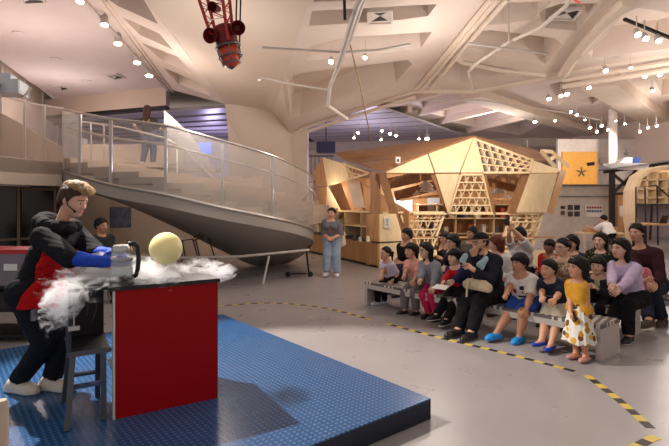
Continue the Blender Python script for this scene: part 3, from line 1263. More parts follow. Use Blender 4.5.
# ---------------------------------------------------------------- kettle, beaker, balloon, copper bits
kx, ky = .082, .20
kc = pod(kx, ky, PT)
t = thing('kettle', 'glass and steel electric kettle with black handle steaming on the red table', 'kettle', kc)
mb = MB()
mb.lathe([(.078, 0), (.085, .004), (.085, .035), (.080, .040)], kc, 28)
mb.build('base', mat('black plastic', (24, 24, 26), .35), t)
mb = MB()
mb.lathe([(.079, .040), (.080, .06), (.076, .15), (.070, .205), (.067, .205), (.073, .15), (.077, .06), (.076, .045)], kc, 28)
mb.build('jug', mat('clear jug glass', (240, 246, 248), .05, var=0, alpha=.22, spec=.8), t)
mb = MB()
mb.lathe([(.0, .052), (.074, .052), (.0745, .062), (.074, .105), (.0, .105)], kc, 28)
mb.build('water', mat('milky water', (206, 216, 220), .2), t)
mb = MB()
mb.lathe([(.071, .203), (.072, .222), (.060, .238), (.02, .245), (0, .245)], kc, 28)
mb.build('lid', mat('steel lid', (190, 190, 190), .25, .9), t)
mb = MB()
for z in (.148, .20):
    mb.lathe([(.0735 + (.2 - z) * .06, -.006), (.0775 + (.2 - z) * .06, -.006), (.0775 + (.2 - z) * .06, .006), (.0735 + (.2 - z) * .06, .006)], kc + V(0, 0, z), 28)
mb.build('band', mat('steel band', (170, 172, 174), .25, .9), t)
mb = MB()
hd = (ex * .95 - ey * .25).normalized()
mb.tube([kc + hd * .05 + V(0, 0, .243), kc + hd * .085 + V(0, 0, .25), kc + hd * .112 + V(0, 0, .228), kc + hd * .117 + V(0, 0, .15), kc + hd * .112 + V(0, 0, .085), kc + hd * .098 + V(0, 0, .04), kc + hd * .07 + V(0, 0, .03)], .017, 10)
mb.build('handle', MATS['black plastic'], t)

t.scale = (1, 1, 1.15)
bx, by = .44, .36
bc = pod(bx, by, PT)
t = thing('beaker', 'glass beaker under the pale balloon on the red table', 'beaker', bc)
mb = MB()
mb.lathe([(.04, 0), (.042, .004), (.042, .085), (.045, .09), (.0405, .09), (.0395, .006), (0, .006)], bc, 24)
mb.build('glass_body', MATS['clear jug glass'], t)
mb = MB()
mb.lathe([(0, .007), (.0385, .007), (.0385, .04), (0, .04)], bc, 24)
mb.build('liquid', MATS['milky water'], t)
bl = P(166, 248.5, bc.y)
t = thing('balloon', 'round pale yellow-green balloon standing on the beaker', 'balloon', bl - V(0, 0, .13))
r = 16.2 / F * bc.y
mb = MB()
mb.lathe([(0.004, -r * 1.06), (.012, -r * 1.0), (r * .38, -r * .93)] + [(r * math.sin(a), -r * math.cos(a)) for a in [.42 + (math.pi - .42) * k / 16 for k in range(17)]], bl, 32)
mb.build('skin', mat('balloon latex', (246, 255, 186), .22, var=.02, sss=1.0, spec=.5), t)
MATS['balloon latex'].node_tree.nodes['Principled BSDF'].inputs['Subsurface Scale'].default_value = 6.0
mb = MB()
mb.lathe([(.009, -.012), (.004, -.002), (.006, .006)], bl - V(0, 0, r * 1.06), 12)
mb.build('knot', MATS['balloon latex'], t)

t = thing('wire_tray', 'brass coloured wire tray on the far corner of the red table', 'tray', pod(-.12, .50, PT))
mb = MB()
tc_ = pod(-.12, .50, PT)
for z in (.006, .05):
    mb.tube([tc_ + ex * a * .09 + ey * b * .07 + V(0, 0, z) for a, b in ((-1, -1), (1, -1), (1, 1), (-1, 1))], .004, 6, closed=True)
mb.build('rim', mat('brass wire', (200, 160, 70), .3, .8), t)
mb = MB()
for k in range(7):
    x = -.09 + .03 * k
    mb.tube([tc_ + ex * x - ey * .07 + V(0, 0, .05), tc_ + ex * x - ey * .07 + V(0, 0, .006), tc_ + ex * x + ey * .07 + V(0, 0, .006), tc_ + ex * x + ey * .07 + V(0, 0, .05)], .0025, 6)
mb.build('wires', MATS['brass wire'], t)

# ---------------------------------------------------------------- storage behind the presenter
t = thing('storage_rack', 'low black storage rack carrying clear bins behind the presenter', 'rack', V(-4.35, 6.1, 0))
for z in (.08, .38, .66):
    mb = MB()
    mb.box((-4.35, 6.1, z), (1.5, .55, .03))
    mb.build('shelf', M_blk, t)
for x in (-5.07, -3.63):
    for y in (5.86, 6.34):
        mb = MB()
        mb.box((x, y, .34), (.035, .035, .68))
        mb.build('post', M_dark, t)
first = True
M_bin = mat('smoky clear plastic', (150, 138, 150), .3, alpha=.75)
M_lid = mat('red plastic lid', (190, 34, 44), .4)
for k, (x, lb) in enumerate(((-3.83, 'clear plastic bin with red lid and white label just behind the presenter'), (-4.33, 'clear plastic bin with red lid, second along the black rack from the presenter'))):
    t = thing('storage_bin', lb, 'bin', V(x, 6.05, .675), 'bins on the storage rack')
    mb = MB()
    mb.loft([V(x + a * .19, 6.05 + b * .2, .676) for a, b in ((-1, -1), (1, -1), (1, 1), (-1, 1))], [V(x + a * .22, 6.05 + b * .23, 1.06) for a, b in ((-1, -1), (1, -1), (1, 1), (-1, 1))])
    mb.build('tub', M_bin, t)
    mb = MB()
    mb.box((x, 6.05, 1.085), (.48, .5, .05), bev=.015)
    mb.build('lid', M_lid, t)
    mb = MB()
    mb.box((x - .02, 5.822, .90), (.16, .006, .08))
    mb.build('label_card', M_paper, t)
for k, x in enumerate((-3.95, -4.45)):
    t = thing('storage_crate', ('dark crate on the middle shelf of the rack beside the presenter', 'dark crate on the middle shelf of the rack, farther from the presenter')[k], 'crate', V(x, 6.05, .396))
    mb = MB()
    mb.box((x, 6.05, .496), (.42, .42, .2), bev=.02)
    mb.build('tub', mat('dark crate', (40, 34, 38), .5), t)
    mb = MB()
    mb.box((x, 5.835, .55), (.14, .015, .03))
    mb.build('handle', M_dark, t)

# poster on the wall under the stair
pc = P(120.5, 217.5, 13.3)
t = thing('poster', 'small blue toned photo poster on the warm wall below the stair', 'poster', pc)
mb = MB()
mb.box(pc, (.53, .02, .56), math.radians(17))
mb.build('frame', mat('poster border', (150, 140, 136), .6), t)
mb = MB()
R17 = Matrix.Rotation(math.radians(17), 3, 'Z')
mb.box(pc + R17 @ V(0, -.014, 0), (.49, .008, .52), math.radians(17))
mb.build('print', mat('dusk photo print', (150, 158, 184), .5, var=.45, scale=5), t)

# ---------------------------------------------------------------- curved stair with its perforated balustrade
ST = [(62, 110, 172, 9.8), (110, 119, 186, 9.1), (165, 126, 196, 8.7), (222, 141, 209, 9.1), (272, 156, 219, 9.8), (300, 169, 226, 10.7), (313, 180, 233, 11.6)]


def cr(p0, p1, p2, p3, t):
    return .5 * (2 * p1 + (p2 - p0) * t + (2 * p0 - 5 * p1 + 4 * p2 - p3) * t * t + (3 * p1 - p0 - 3 * p2 + p3) * t ** 3)


def spl(pts, n):
    pts = [2 * pts[0] - pts[1]] + list(pts) + [2 * pts[-1] - pts[-2]]
    out = []
    for i in range(1, len(pts) - 2):
        for k in range(n):
            out.append(cr(pts[i - 1], pts[i], pts[i + 1], pts[i + 2], k / n))
    out.append(pts[-2])
    return out


top = [P(u, a, Y) for u, a, b, Y in ST] + [V(-.75, 12.6, 1.75), V(-1.35, 13.5, 1.45)]
bot = [P(u, b, Y) for u, a, b, Y in ST] + [V(-.75, 12.6, .55), V(-1.35, 13.5, .25)]
for a, b in zip(top, bot):
    b.x, b.y = a.x, a.y
inn = [P(58, 186, 12.6), P(112, 200, 12.6), P(168, 224, 12.8), P(220, 250, 13.0), P(255, 271, 12.6), P(285, 266, 13.0), P(304, 254, 13.2), V(-1.3, 13.2, .12), V(-1.9, 13.8, .02)]
for p in inn:
    p.z = max(p.z, .01)
T8, B8, I8 = spl(top, 8), spl(bot, 8), spl(inn, 8)
n = len(T8)
staircase = thing('staircase', 'broad curved staircase with grey underside sweeping down to the floor', 'staircase', V(-2.6, 10.5, 0))
mb = MB()
up_, lowo, vs = [], [], []
for k in range(n):
    b = B8[k]
    vs += [b + V(0, 0, .05), b + V(0, 0, -.20 if b.z > .3 else -b.z * .6), b.lerp(I8[k], .5) + V(0, 0, -.10 * min(1, b.z)), I8[k], I8[k] + V(0, .3, .12), b + V(0, .10, .05)]
m_ = 6
for p in vs:
    p.z = max(p.z, .003)
fs = [[k * m_ + i, k * m_ + (i + 1) % m_, (k + 1) * m_ + (i + 1) % m_, (k + 1) * m_ + i] for k in range(n - 1) for i in range(m_)]
fs += [list(range(m_)), list(range((n - 1) * m_, n * m_))]
mb.add(vs, fs, 0, True)
mb.build('soffit', M_stairs, staircase)
# treads: stacked slabs, each one ending further along the sweep
steps = 13
tw = V(.22, 1, 0).normalized()
for k in range(steps):
    t_ = .92 * (1 - k / (steps - 1))
    z1 = 2.55 - 1.42 * t_
    j = int((n - 1) * max(t_, .03) * .86)
    b, w2 = B8[j], tw * (3.6 - .5 * k / steps)
    mb = MB()
    jl = max(0, j - 7)
    q = [V(B8[i].x, B8[i].y + .1, z1 - .115) for i in range(jl, j + 1)]
    q2 = [V(b.x, b.y, z1 - .115) + w2, V(B8[jl].x, B8[jl].y, z1 - .115) + w2]
    lo_ = [p for p in q if True]
    mb.prism(lo_ + q2, (0, 0, .115))
    mb.build('tread', M_tread, staircase)
mb = MB()
mb.prism([V(-7.6, 12.3, 2.52), V(-4.3, 12.3, 2.52), V(-3.4, 14.8, 2.52), V(-8.0, 14.8, 2.52)], (0, 0, .11))
mb.build('tread', M_tread, staircase)
# inner parapet and the white wall seen through the mesh
mb = MB()
mb.box((-6.2, 15.0, 2.9), (3.2, .12, 1.0))
mb.build('landing_wall', mat('pale landing wall', (222, 206, 190), .8), staircase)

bal = thing('balustrade', 'curved perforated metal balustrade wrapping the outside of the staircase', 'balustrade', V(B8[16].x, B8[16].y, B8[16].z))
mb = MB()
vs = []
for k in range(n):
    o_ = V(0, .012, 0)
    vs += [T8[k], B8[k] + V(0, 0, .04), B8[k] + V(0, 0, .04) + o_, T8[k] + o_]
fs = [[k * 4 + i, k * 4 + (i + 1) % 4, (k + 1) * 4 + (i + 1) % 4, (k + 1) * 4 + i] for k in range(n - 1) for i in (0, 2)]
mb.add(vs, fs, 0, True)
mb.build('mesh_panel', M_mesh, bal)
mb = MB()
q = [T8[0], B8[0], B8[0] + V(-.12, 1.0, .1), T8[0] + V(-.12, 1.0, .1)]
mb.loft(q, [p + V(.012, 0, 0) for p in q])
mb.build('end_panel', M_mesh, bal)
mb = MB()
mb.tube([p + V(0, 0, .01) for p in T8], .022, 8)
mb.build('top_rail', M_rail, bal)
mb = MB()
mb.tube([t_.lerp(b_, .27) + V(.02, .14, 0) for t_, b_ in zip(T8[1:], B8[1:])], .022, 8)
mb.build('handrail', M_rail, bal)
mb = MB()
mb.tube([b_ + V(0, -.012, .03) for b_ in B8], .03, 6)
mb.build('bottom_rail', M_rail, bal)
for k in (3, 8, 16, 24, 32):
    mb = MB()
    a, b = T8[k], B8[k]
    mb.box((a.x, a.y + .04, (a.z + b.z) / 2), (.05, .05, a.z - b.z + .02))
    mb.build('post', M_rail, bal)
# inner handrail seen through the mesh, descending
rl = thing('handrail', 'inner steel handrail of the stair seen through the perforated balustrade', 'handrail', P(150, 165, 12.2))
mb = MB()
mb.tube([P(165, 138, 12), P(185, 150, 12), P(205, 170, 12), P(232, 196, 12)], .03)
mb.build('rail', M_rail, rl)
mb = MB()
mb.tube([P(78, 121, 12.6), P(120, 127, 12.4), P(165, 138, 12)], .025)
mb.build('rail', M_rail, rl)
for (u, v, v2) in ((165, 138, 180), (177, 145, 182), (213, 178, 199), (91, 123, 160), (104, 125, 160)):
    mb = MB()
    mb.tube([P(u, v, 12), P(u, v2, 12)], .022)
    mb.build('post', M_rail, rl)
mb = MB()
q = [P(164, 110, 12.2), P(188, 131, 12.2), P(222, 178, 12.2), P(236, 200, 12.2), P(200, 196, 12.2), P(164, 180, 12.2)]
mb.prism(q, (0, .012, 0))
mb.build('mesh_panel', mesh_sheet('inner perforated sheet', (206, 198, 192), .35), rl)

# low white barrier rail in front of the stair
t = thing('barrier_rail', 'low white barrier rail running in front of the stair', 'barrier', P(263, 284, 9.92))
ra, rb, rc = P(120, 259, 9.4), P(240, 256.5, 9.9), P(309, 250, 10.6)
mb = MB()
mb.tube([ra, rb, rc], .028)
mb.build('rail', M_lgrey, t)
for p, q in ((P(269, 256, 10.1), G(263, 284)), (P(176, 258, 9.6), G(172, 287))):
    mb = MB()
    mb.tube([V(p.x, p.y, p.z), q], .022)
    mb.build('leg', M_lgrey, t)

bpz = P(1, 395, 1.75)
t = thing('barrier_post', 'pale metal barrier post at the corner of the photo before the stage', 'post', V(bpz.x, bpz.y, 0))
mb = MB()
mb.lathe([(.15, 0), (.15, .012), (.05, .03), (0, .03)], V(bpz.x, bpz.y, 0), 24)
mb.build('base', M_lgrey, t)
mb = MB()
mb.lathe([(.024, .02), (.024, .97), (.018, .985), (0, .99)], V(bpz.x, bpz.y, 0), 16)
mb.build('pole', M_tread, t)

# thin tubular frame behind the table
t = thing('tubular_frame', 'thin dark tubular frame leaning below the stair behind the table', 'frame', P(200, 268, 12.2))
fr = lambda a, b: P(90 + a / 4.78, 220 + b / 4.78, 11.6 - .002 * (b - 100))
for pth in ([(440, 225), (440, 98), (492, 92)], [(455, 180), (442, 100)], [(492, 92), (527, 222)], [(495, 85), (556, 52), (600, 190)], [(498, 98), (556, 68)], [(505, 95), (535, 220)]):
    mb = MB()
    mb.tube([fr(*p) for p in pth], .018)
    mb.build('bar', mat('dark bronze tube', (96, 80, 72), .4, .5), t)

# scooter parked at the end of the rail
sb = G(303, 277)
t = thing('kick_scooter', 'small black kick scooter parked at the foot of the staircase', 'scooter', sb)
dx = V(.99, .1, 0)
mb = MB()
mb.box(sb + dx * -.14 + V(0, 0, .075), (.42, .11, .03), math.atan2(dx.y, dx.x), bev=.01)
mb.build('deck', M_dark, t)
stem0 = sb + dx * .13 + V(0, 0, .07)
mb = MB()
mb.tube([stem0, stem0 + dx * -.06 + V(0, 0, .56)], .02)
mb.build('stem', M_dark, t)
mb = MB()
hb = stem0 + dx * -.06 + V(0, 0, .56)
mb.tube([hb + V(-.03, -.2, 0), hb, hb + V(.03, .2, 0)], .015)
mb.build('handlebar', M_dark, t)
for o in (-.33, .16):
    mb = MB()
    mb.lathe([(.02, -.018), (.055, -.018), (.062, 0), (.055, .018), (.02, .018)], sb + dx * o + V(0, 0, .062), 20, axis=(0, 1, 0))
    mb.build('wheel', mat('rubber', (26, 26, 28), .7), t)

# ---------------------------------------------------------------- floor tape
M_yel = mat('yellow tape', (206, 176, 70), .5)
M_tblk = mat('black tape', (40, 36, 34), .5)


def tape(label, px, w, seg):
    pts = spl([G(u, v) for u, v in px], 10)
    # even steps along the path
    res = [pts[0]]
    acc = 0
    for a, b in zip(pts, pts[1:]):
        L = (b - a).length
        while acc + L >= seg:
            q = (seg - acc) / L
            a = a.lerp(b, q)
            res.append(a)
            L = (b - a).length
            acc = 0
        acc += L
    mb = MB()
    for k in range(len(res) - 1):
        a, b = res[k], res[k + 1]
        p = res[max(k - 1, 0)]
        q = res[min(k + 2, len(res) - 1)]
        na = V(-(b - p).y, (b - p).x, 0).normalized() * w / 2
        nb = V(-(q - a).y, (q - a).x, 0).normalized() * w / 2
        mb.prism([a - na, b - nb, b + nb, a + na], (0, 0, .0025), k % 2)
    solo('floor_tape', mb, [M_yel, M_tblk], label, 'tape', 'hazard tape on the floor')


tape('thin black and yellow tape curving from the blue stage towards the bench', [(218.6, 306), (267, 303), (311.6, 306), (345, 312.5), (371, 320)], .055, .105)
tape('black and yellow tape running in front of the seated front row', [(386, 323.5), (440, 337.7), (510, 354.5), (577, 372)], .06, .105)
tape('black and yellow tape slanting away past the end of the front bench', [(587, 375.5), (620, 401), (657, 434)], .07, .11)
tape('short black and yellow tape doubling back near the slanting tape end', [(656, 437), (640, 444.5), (600, 466)], .07, .11)

# ---------------------------------------------------------------- steel benches
M_bench = dot_panel('perforated bench top', (104, 98, 94), (222, 214, 206), .08, .5, .4, .2, .4, rot=math.atan2(-.77, .639))
bd = V(-.639, .770, 0)
bn = V(.770, .639, 0)
ROW = [V(2.80, 5.14, 0), V(3.54, 5.95, 0), V(4.38, 6.66, 0)]
BH = .38


def bench(o, L, label, group):
    t = thing('bench', label, 'bench', o + bd * L / 2 + bn * .24, group)
    ang = math.atan2(bd.y, bd.x)
    mb = MB()
    mb.box(o + bd * L / 2 + bn * .24 + V(0, 0, BH - .02), (L, .48, .04), ang, bev=.004)
    mb.build('seat', M_bench, t)
    mb = MB()
    for k in (.012, .468):
        mb.box(o + bd * L / 2 + bn * k + V(0, 0, BH - .07), (L - .02, .018, .07), ang)
    mb.build('apron', M_steel, t)
    for k in (.03, L - .03):
        mb = MB()
        mb.box(o + bd * k + bn * .24 + V(0, 0, (BH - .04) / 2), (.06, .478, BH - .042), ang)
        mb.build('leg', M_steel, t)


bench(ROW[0], 1.79, 'perforated steel bench under the boy in blue shorts, beside the girl in the floral dress', 'steel benches')
bench(ROW[0] + bd * 1.83, 1.79, 'perforated steel bench under the girl with the ponytail', 'steel benches')
bench(ROW[1], 1.79, 'steel bench under the girl in the lavender shirt', 'steel benches')
bench(ROW[1] + bd * 1.83, 1.9, 'steel bench in the middle row behind the boy in the pink polo', 'steel benches')
bench(ROW[2] - bd * .35, 1.79, 'steel bench under the man in the dark maroon top', 'steel benches')
bench(ROW[2] + bd * 1.48, 1.79, 'steel bench in the last row under the woman taking a photo', 'steel benches')


def seat(row, u, back=.30, z=None):
    o = ROW[row] + bn * back
    k = (u - U0) / F
    s = (o.x - k * o.y) / (bd.y * k - bd.x)
    p = o + bd * s
    return V(p.x, p.y, (BH + .095) if z is None else z)
# ---------------------------------------------------------------- faceted plywood workshop pavilion
PY = {}


def Q(u, v, Y=None):
    return P(u, v, Y if Y is not None else PY.get((u, v), 12.5))


PY.update({(474, 137): 12.95, (428, 153.5): 12.75, (383, 173): 12.4, (435, 173): 12.45, (460, 173): 12.45, (483, 173): 12.5, (530, 173): 12.55,
           (533, 160): 12.75, (561, 170): 12.8, (558, 173): 12.7, (448, 214): 12.75, (492, 213): 12.8, (547, 213): 12.8, (516, 213): 12.75})
pav = thing('workshop_pavilion', 'large faceted plywood pavilion with lattice shelves and slanted openings', 'pavilion', V(3.2, 13.4, 0))


def panel(name, pts, m, th=.05, **kw):
    mb = MB()
    q = [Q(*p) for p in pts]
    c = sum(q, V(0, 0, 0)) / len(q)
    q = [c + (p - c) * (1 - .022 / max((p - c).length, .1)) for p in q]
    nrm = (q[1] - q[0]).cross(q[2] - q[0]).normalized()
    if nrm.y < 0:
        nrm = -nrm
    mb.prism(q, nrm * th)
    return mb.build(name, m, pav)


panel('facade_panel', [(383, 173), (428, 153.5), (435, 173)], M_ply)
panel('facade_panel', [(428, 153.5), (474, 137), (460, 173), (435, 173)], M_ply)
panel('facade_panel', [(474, 137), (483, 173), (460, 173)], M_ply)
panel('facade_panel', [(533, 160), (561, 170), (558, 173), (530, 173)], M_ply)
panel('facade_panel', [(435, 173.4), (460, 173.4), (448, 214)], M_ply)
panel('facade_panel', [(530, 173.5), (558, 173.5), (547, 213), (516, 213)], M_ply)
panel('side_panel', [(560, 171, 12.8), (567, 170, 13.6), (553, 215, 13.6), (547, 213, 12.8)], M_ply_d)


def lattice(corners, rows, n, seed, slat=.10):
    """lattice shelf: TL, TR, BR, BL corners; boards across and slats leaning between them"""
    rs = random.Random(seed)
    TL, TR, BR, BL = [Q(*c) for c in corners]
    mb = MB()
    at = lambda a, b: (TL.lerp(TR, a)).lerp(BL.lerp(BR, a), b)
    dp = .16
    for a, b in ((TL, TR), (BL, BR), (TL, BL), (TR, BR)):
        if (a - b).length > .05:
            mb.bar(a + V(0, dp / 2, 0), b + V(0, dp / 2, 0), dp, .05, up=(0, 0, 1) if abs((b - a).normalized().z) < .5 else (1, 0, 0))
    for r in range(1, rows):
        mb.bar(at(0, r / rows) + V(0, dp / 2, 0), at(1, r / rows) + V(0, dp / 2, 0), dp, .028)
    for r in range(rows):
        L = (at(1, (r + .5) / rows) - at(0, (r + .5) / rows)).length
        k = max(2, int(L / slat))
        for i in range(k):
            a = (i + .2 + .2 * rs.random()) / k
            b = min(.99, max(.01, a + ((-.62, .62)[i % 2] + .2 * rs.random() - .1) / k))
            mb.bar(at(a, (r + .06) / rows) + V(0, dp / 2, 0), at(b, (r + .94) / rows) + V(0, dp / 2, 0), dp * .8, .022, up=(1, 0, 0))
    return mb.build('lattice_shelf', M_ply, pav)


lattice([(475, 139, 12.95), (533, 160, 12.75), (530, 172.5, 12.55), (483, 172.5, 12.5)], 4, 10, 1)
lattice([(461, 174.5, 12.5), (483, 174.5, 12.55), (493, 213, 12.85), (449, 213, 12.8)], 5, 10, 2)
lattice([(400, 212.5, 12.9), (445, 212.5, 12.9), (433, 247, 12.9), (413, 247, 12.9)], 4, 10, 3)
lattice([(513, 213.5, 12.9), (543, 213.5, 12.9), (533, 247, 12.9), (502, 247, 12.9)], 4, 10, 4)
# posts, beams, ledges
for a, b, w_ in (((381.5, 172, 12.45), (405, 250, 12.9), .20), ((434, 174, 12.6), (451, 214, 12.9), .18), ((527, 174, 12.7), (511, 214, 12.9), .22), ((484, 173, 12.6), (494, 214, 12.9), .06)):
    mb = MB()
    mb.bar(Q(*a), Q(*b), .14, w_, up=(1, 0, 0))
    mb.build('leaning_post', M_beam, pav)
mb = MB()
a, b = Q(375, 172, 12.7), Q(375, 252, 12.7)
mb.loft([a + V(-.13, -.13, 0), a + V(.13, -.13, 0), a + V(.13, .13, 0), a + V(-.13, .13, 0)], [b + V(-.13, -.13, 0), b + V(.13, -.13, 0), b + V(.13, .13, 0), b + V(-.13, .13, 0)])
mb.build('corner_post', M_beam, pav)
mb = MB()
mb.box((Q(475, 213.5, 12.95).x, 12.98, Q(475, 213.5, 12.95).z), (3.3, .3, .05))
mb.build('ledge', M_ply, pav)
mb = MB()
mb.bar(Q(400, 200, 13.6), Q(470, 192, 13.6), .12, .06)
mb.bar(Q(486, 199, 13.2), Q(525, 199, 13.2), .1, .05)
mb.build('cross_rail', M_ply_d, pav)
# roof planes seen from below and behind the facade
for pts in ([(336, 154, 15.5), (420, 144, 14.5), (474, 137.5, 13.0), (428, 154, 12.8), (386, 171, 12.5), (372, 169, 12.8), (345, 160, 15)],
            [(474, 137.5, 13.05), (538, 152, 14.5), (552, 163, 13.5), (533, 160.5, 12.8)]):
    mb = MB()
    q = [Q(*p) for p in pts]
    c = sum(q, V(0, 0, 0)) / len(q)
    mb.add(q + [p + V(0, .05, .06) for p in q] + [c, c + V(0, .05, .06)],
           [[i, (i + 1) % len(q), 2 * len(q)] for i in range(len(q))] + [[len(q) + i, len(q) + (i + 1) % len(q), 2 * len(q) + 1] for i in range(len(q))] +
           [[i, (i + 1) % len(q), len(q) + (i + 1) % len(q), len(q) + i] for i in range(len(q))])
    mb.build('roof_panel', M_beam, pav)
for a, b in (((388, 184, 13.6), (440, 172, 13.4)), ((395, 196, 15), (450, 182, 15)), ((486, 180, 14), (528, 190, 14)), ((498, 175, 13.6), (530, 184, 13.6))):
    mb = MB()
    mb.bar(Q(*a), Q(*b), .15, .3)
    mb.build('roof_beam', M_beam, pav)
# open truss at the right end of the roof
for a, b in (((541, 151, 13.2), (556, 168, 13.0)), ((552, 152, 13.6), (569, 167, 13.4)), ((541, 151, 13.2), (552, 152, 13.6)), ((549, 160, 13.1), (556, 156, 13.6))):
    mb = MB()
    mb.bar(Q(*a), Q(*b), .06, .10)
    mb.build('truss_bar', M_ply, pav)
# base: notice panel, counters and the receding side
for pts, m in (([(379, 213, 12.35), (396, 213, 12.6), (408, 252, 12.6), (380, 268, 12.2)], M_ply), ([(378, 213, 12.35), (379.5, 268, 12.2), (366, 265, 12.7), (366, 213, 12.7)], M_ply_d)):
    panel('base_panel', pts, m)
sA, sB = V(1.08, 12.25, 0), V(-.95, 16.2, 0)
sd = (sB - sA).normalized()
sn = V(-sd.y, sd.x, 0)
if sn.x < 0:
    sn = -sn
mb = MB()
mb.prism([sA, sB, sB + sn * .9, sA + sn * .9], (0, 0, .62))
mb.build('counter', wood('counter plywood', (206, 160, 106), (184, 136, 84), 2.0), pav)
mb = MB()
mb.prism([sA + V(0, -.02, .62), sB + V(-.02, 0, .62), sB + sn * .9 + V(0, 0, .62), sA + sn * .9 + V(0, -.02, .62)], (0, 0, .03))
mb.prism([sA - sn * .015, sB - sn * .015, sB, sA], (0, 0, .06))
mb.build('dark_edge', M_dark, pav)
mb = MB()
for z in (.95, 1.35):
    mb.prism([sA + sn * .3 + sd * .2 + V(0, 0, z), sB + sn * .3 + V(0, 0, z), sB + sn * .9 + V(0, 0, z), sA + sn * .9 + sd * .2 + V(0, 0, z)], (0, 0, .035))
for k in range(5):
    p = sA + sn * .6 + sd * (.4 + .95 * k)
    mb.box((p.x, p.y, 1.0), (.03, .6, .7), math.atan2(sn.y, sn.x) - math.pi / 2)
mb.build('side_shelf', M_ply, pav)
mb = MB()
mb.prism([sA + sn * .95 + V(0, 0, .6), sB + sn * .95 + V(0, 0, .6), sB + sn * .95 + V(0, 0, 2.9), sA + sn * .95 + V(0, 0, 1.4)], sn * .04)
mb.build('back_panel', M_ply_d, pav)
mb = MB()
mb.prism([P(404, 250, 12.7), P(552, 250, 12.7), P(552, 284, 12.7), P(400, 284, 12.7)], (0, .04, 0))
mb.build('base_panel', M_ply, pav)
mb = MB()
mb.prism([P(400, 238, 12.9), P(555, 238, 12.9), P(555, 238, 14), P(400, 238, 14)], (0, 0, .04))
mb.build('counter', M_ply_d, pav)
# wing facets over the side
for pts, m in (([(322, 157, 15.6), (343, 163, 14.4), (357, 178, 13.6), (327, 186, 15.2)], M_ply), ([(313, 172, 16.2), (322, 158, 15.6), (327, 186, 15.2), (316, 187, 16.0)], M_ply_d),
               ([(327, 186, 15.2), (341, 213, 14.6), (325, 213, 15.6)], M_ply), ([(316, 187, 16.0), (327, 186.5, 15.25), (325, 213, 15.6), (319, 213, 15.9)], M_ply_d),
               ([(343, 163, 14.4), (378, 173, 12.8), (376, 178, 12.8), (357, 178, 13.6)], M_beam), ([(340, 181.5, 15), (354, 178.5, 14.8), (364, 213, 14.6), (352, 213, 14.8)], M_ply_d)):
    panel('wing_panel', pts, m)
panel('wing_panel', [(347, 179.5, 14.4), (358.5, 179.5, 14.2), (366, 208, 14.0), (354, 209, 14.2)], mat('pale board', (224, 206, 190), .6))
lattice([(344, 164, 14.3), (372, 173, 13.1), (356, 178, 13.6), (349, 178, 13.9)], 2, 6, 8)
# back of the pavilion: boards and shelves
mb = MB()
mb.box((3.6, 16.6, 1.3), (6.2, .08, 2.6))
mb.build('back_panel', M_ply_d, pav)
mb = MB()
for z in (.6, 1.1, 1.55):
    mb.box((4.6, 16.3, z), (3.8, .5, .04))
for k in range(7):
    mb.box((2.75 + .62 * k, 16.3, .9), (.03, .5, 1.4))
mb.build('back_shelf', M_ply, pav)
for u0_, u1_, v0_, v1_ in ((384, 413, 198, 213), (428, 440, 198, 213)):
    t = None
    a, b = P(u0_, v0_, 16.4), P(u1_, v1_, 16.4)
    mb = MB()
    mb.box(((a.x + b.x) / 2, 16.5, (a.z + b.z) / 2), (b.x - a.x, .06, a.z - b.z))
    solo('whiteboard', mb, mat('whiteboard', (214, 224, 240), .3, emit=(214, 224, 240), estr=.0), 'wide whiteboard on the back of the pavilion beside the leaning post' if u0_ < 400 else 'narrow whiteboard on the back of the pavilion under the pendant lamps', 'whiteboard')
# pendant lamps
LB = ['white pendant lamp under the pavilion roof, upper of the stacked pair above the whiteboards', 'white pendant lamp under the pavilion roof, lower of the stacked pair above the whiteboards',
      'small white pendant lamp beside the stacked pair in the pavilion', 'white pendant lamp in the opening beside the tall lattice, highest there', 'broad white pendant lamp in the opening beside the tall lattice, below the highest',
      'small pendant lamp low in the opening beside the tall lattice', 'white pendant lamp near the leaning post at the pavilion corner']
for k, (u, v, w_) in enumerate(((426, 187, 15), (427, 192, 17), (417, 195, 9), (502, 187, 12), (499, 193, 15), (507, 199, 8), (386, 190, 8))):
    Y = 14.2 + .25 * (k % 3)
    c = P(u, v, Y)
    r = w_ / 2 / F * Y
    t = thing('pendant_lamp', LB[k], 'lamp', c, 'pendant lamps in the pavilion')
    mb = MB()
    mb.lathe([(r, 0), (r * .98, .02), (r * .6, r * .5), (.04, r * .8), (.03, r * 1.1), (0, r * 1.1)], c, 20)
    mb.build('shade', mat('white lamp shade', (236, 232, 226), .5), t)
    mb = MB()
    mb.tube([c + V(0, 0, r), V(c.x, c.y, 2.75)], .008, 6)
    mb.build('cord', M_dark, t)
# notice on the front panel, small notice hanging above the side
nc = P(387.3, 222.5, 12.36)
mb = MB()
mb.box(nc, (.17, .008, .27), math.radians(24))
t = thing('notice', 'white printed notice on the plywood corner panel of the pavilion', 'notice', nc)
mb.build('sheet', M_paper, t)
R24 = Matrix.Rotation(math.radians(24), 3, 'Z')
mb = MB()
for dz, w_ in ((.09, .08), (.06, .09), (-.04, .10), (-.07, .08)):
    mb.box(nc + R24 @ V(0, -.006, dz), (w_, .004, .012), math.radians(24))
mb.box(nc + R24 @ V(0, -.006, .015), (.04, .004, .04), math.radians(24))
mb.build('print', mat('grey print', (110, 110, 112), .6), t)
t = thing('hanging_sign', 'small white sign hanging from a wire in front of the brown pavilion roof', 'sign', P(398, 160, 13))
c = P(398, 160, 12.4)
mb = MB()
mb.box(c, (.12, .015, .16))
mb.build('board', M_paper, t)
mb = MB()
mb.box(c + V(.0, -.012, -.01), (.05, .006, .07))
mb.build('print', M_dark, t)
mb = MB()
mb.tube([P(352, 163, 13.5), P(398, 158, 12.4), P(430, 150, 12.6)], .006, 6)
mb.build('wire', M_grey, t)
rs = random.Random(3)
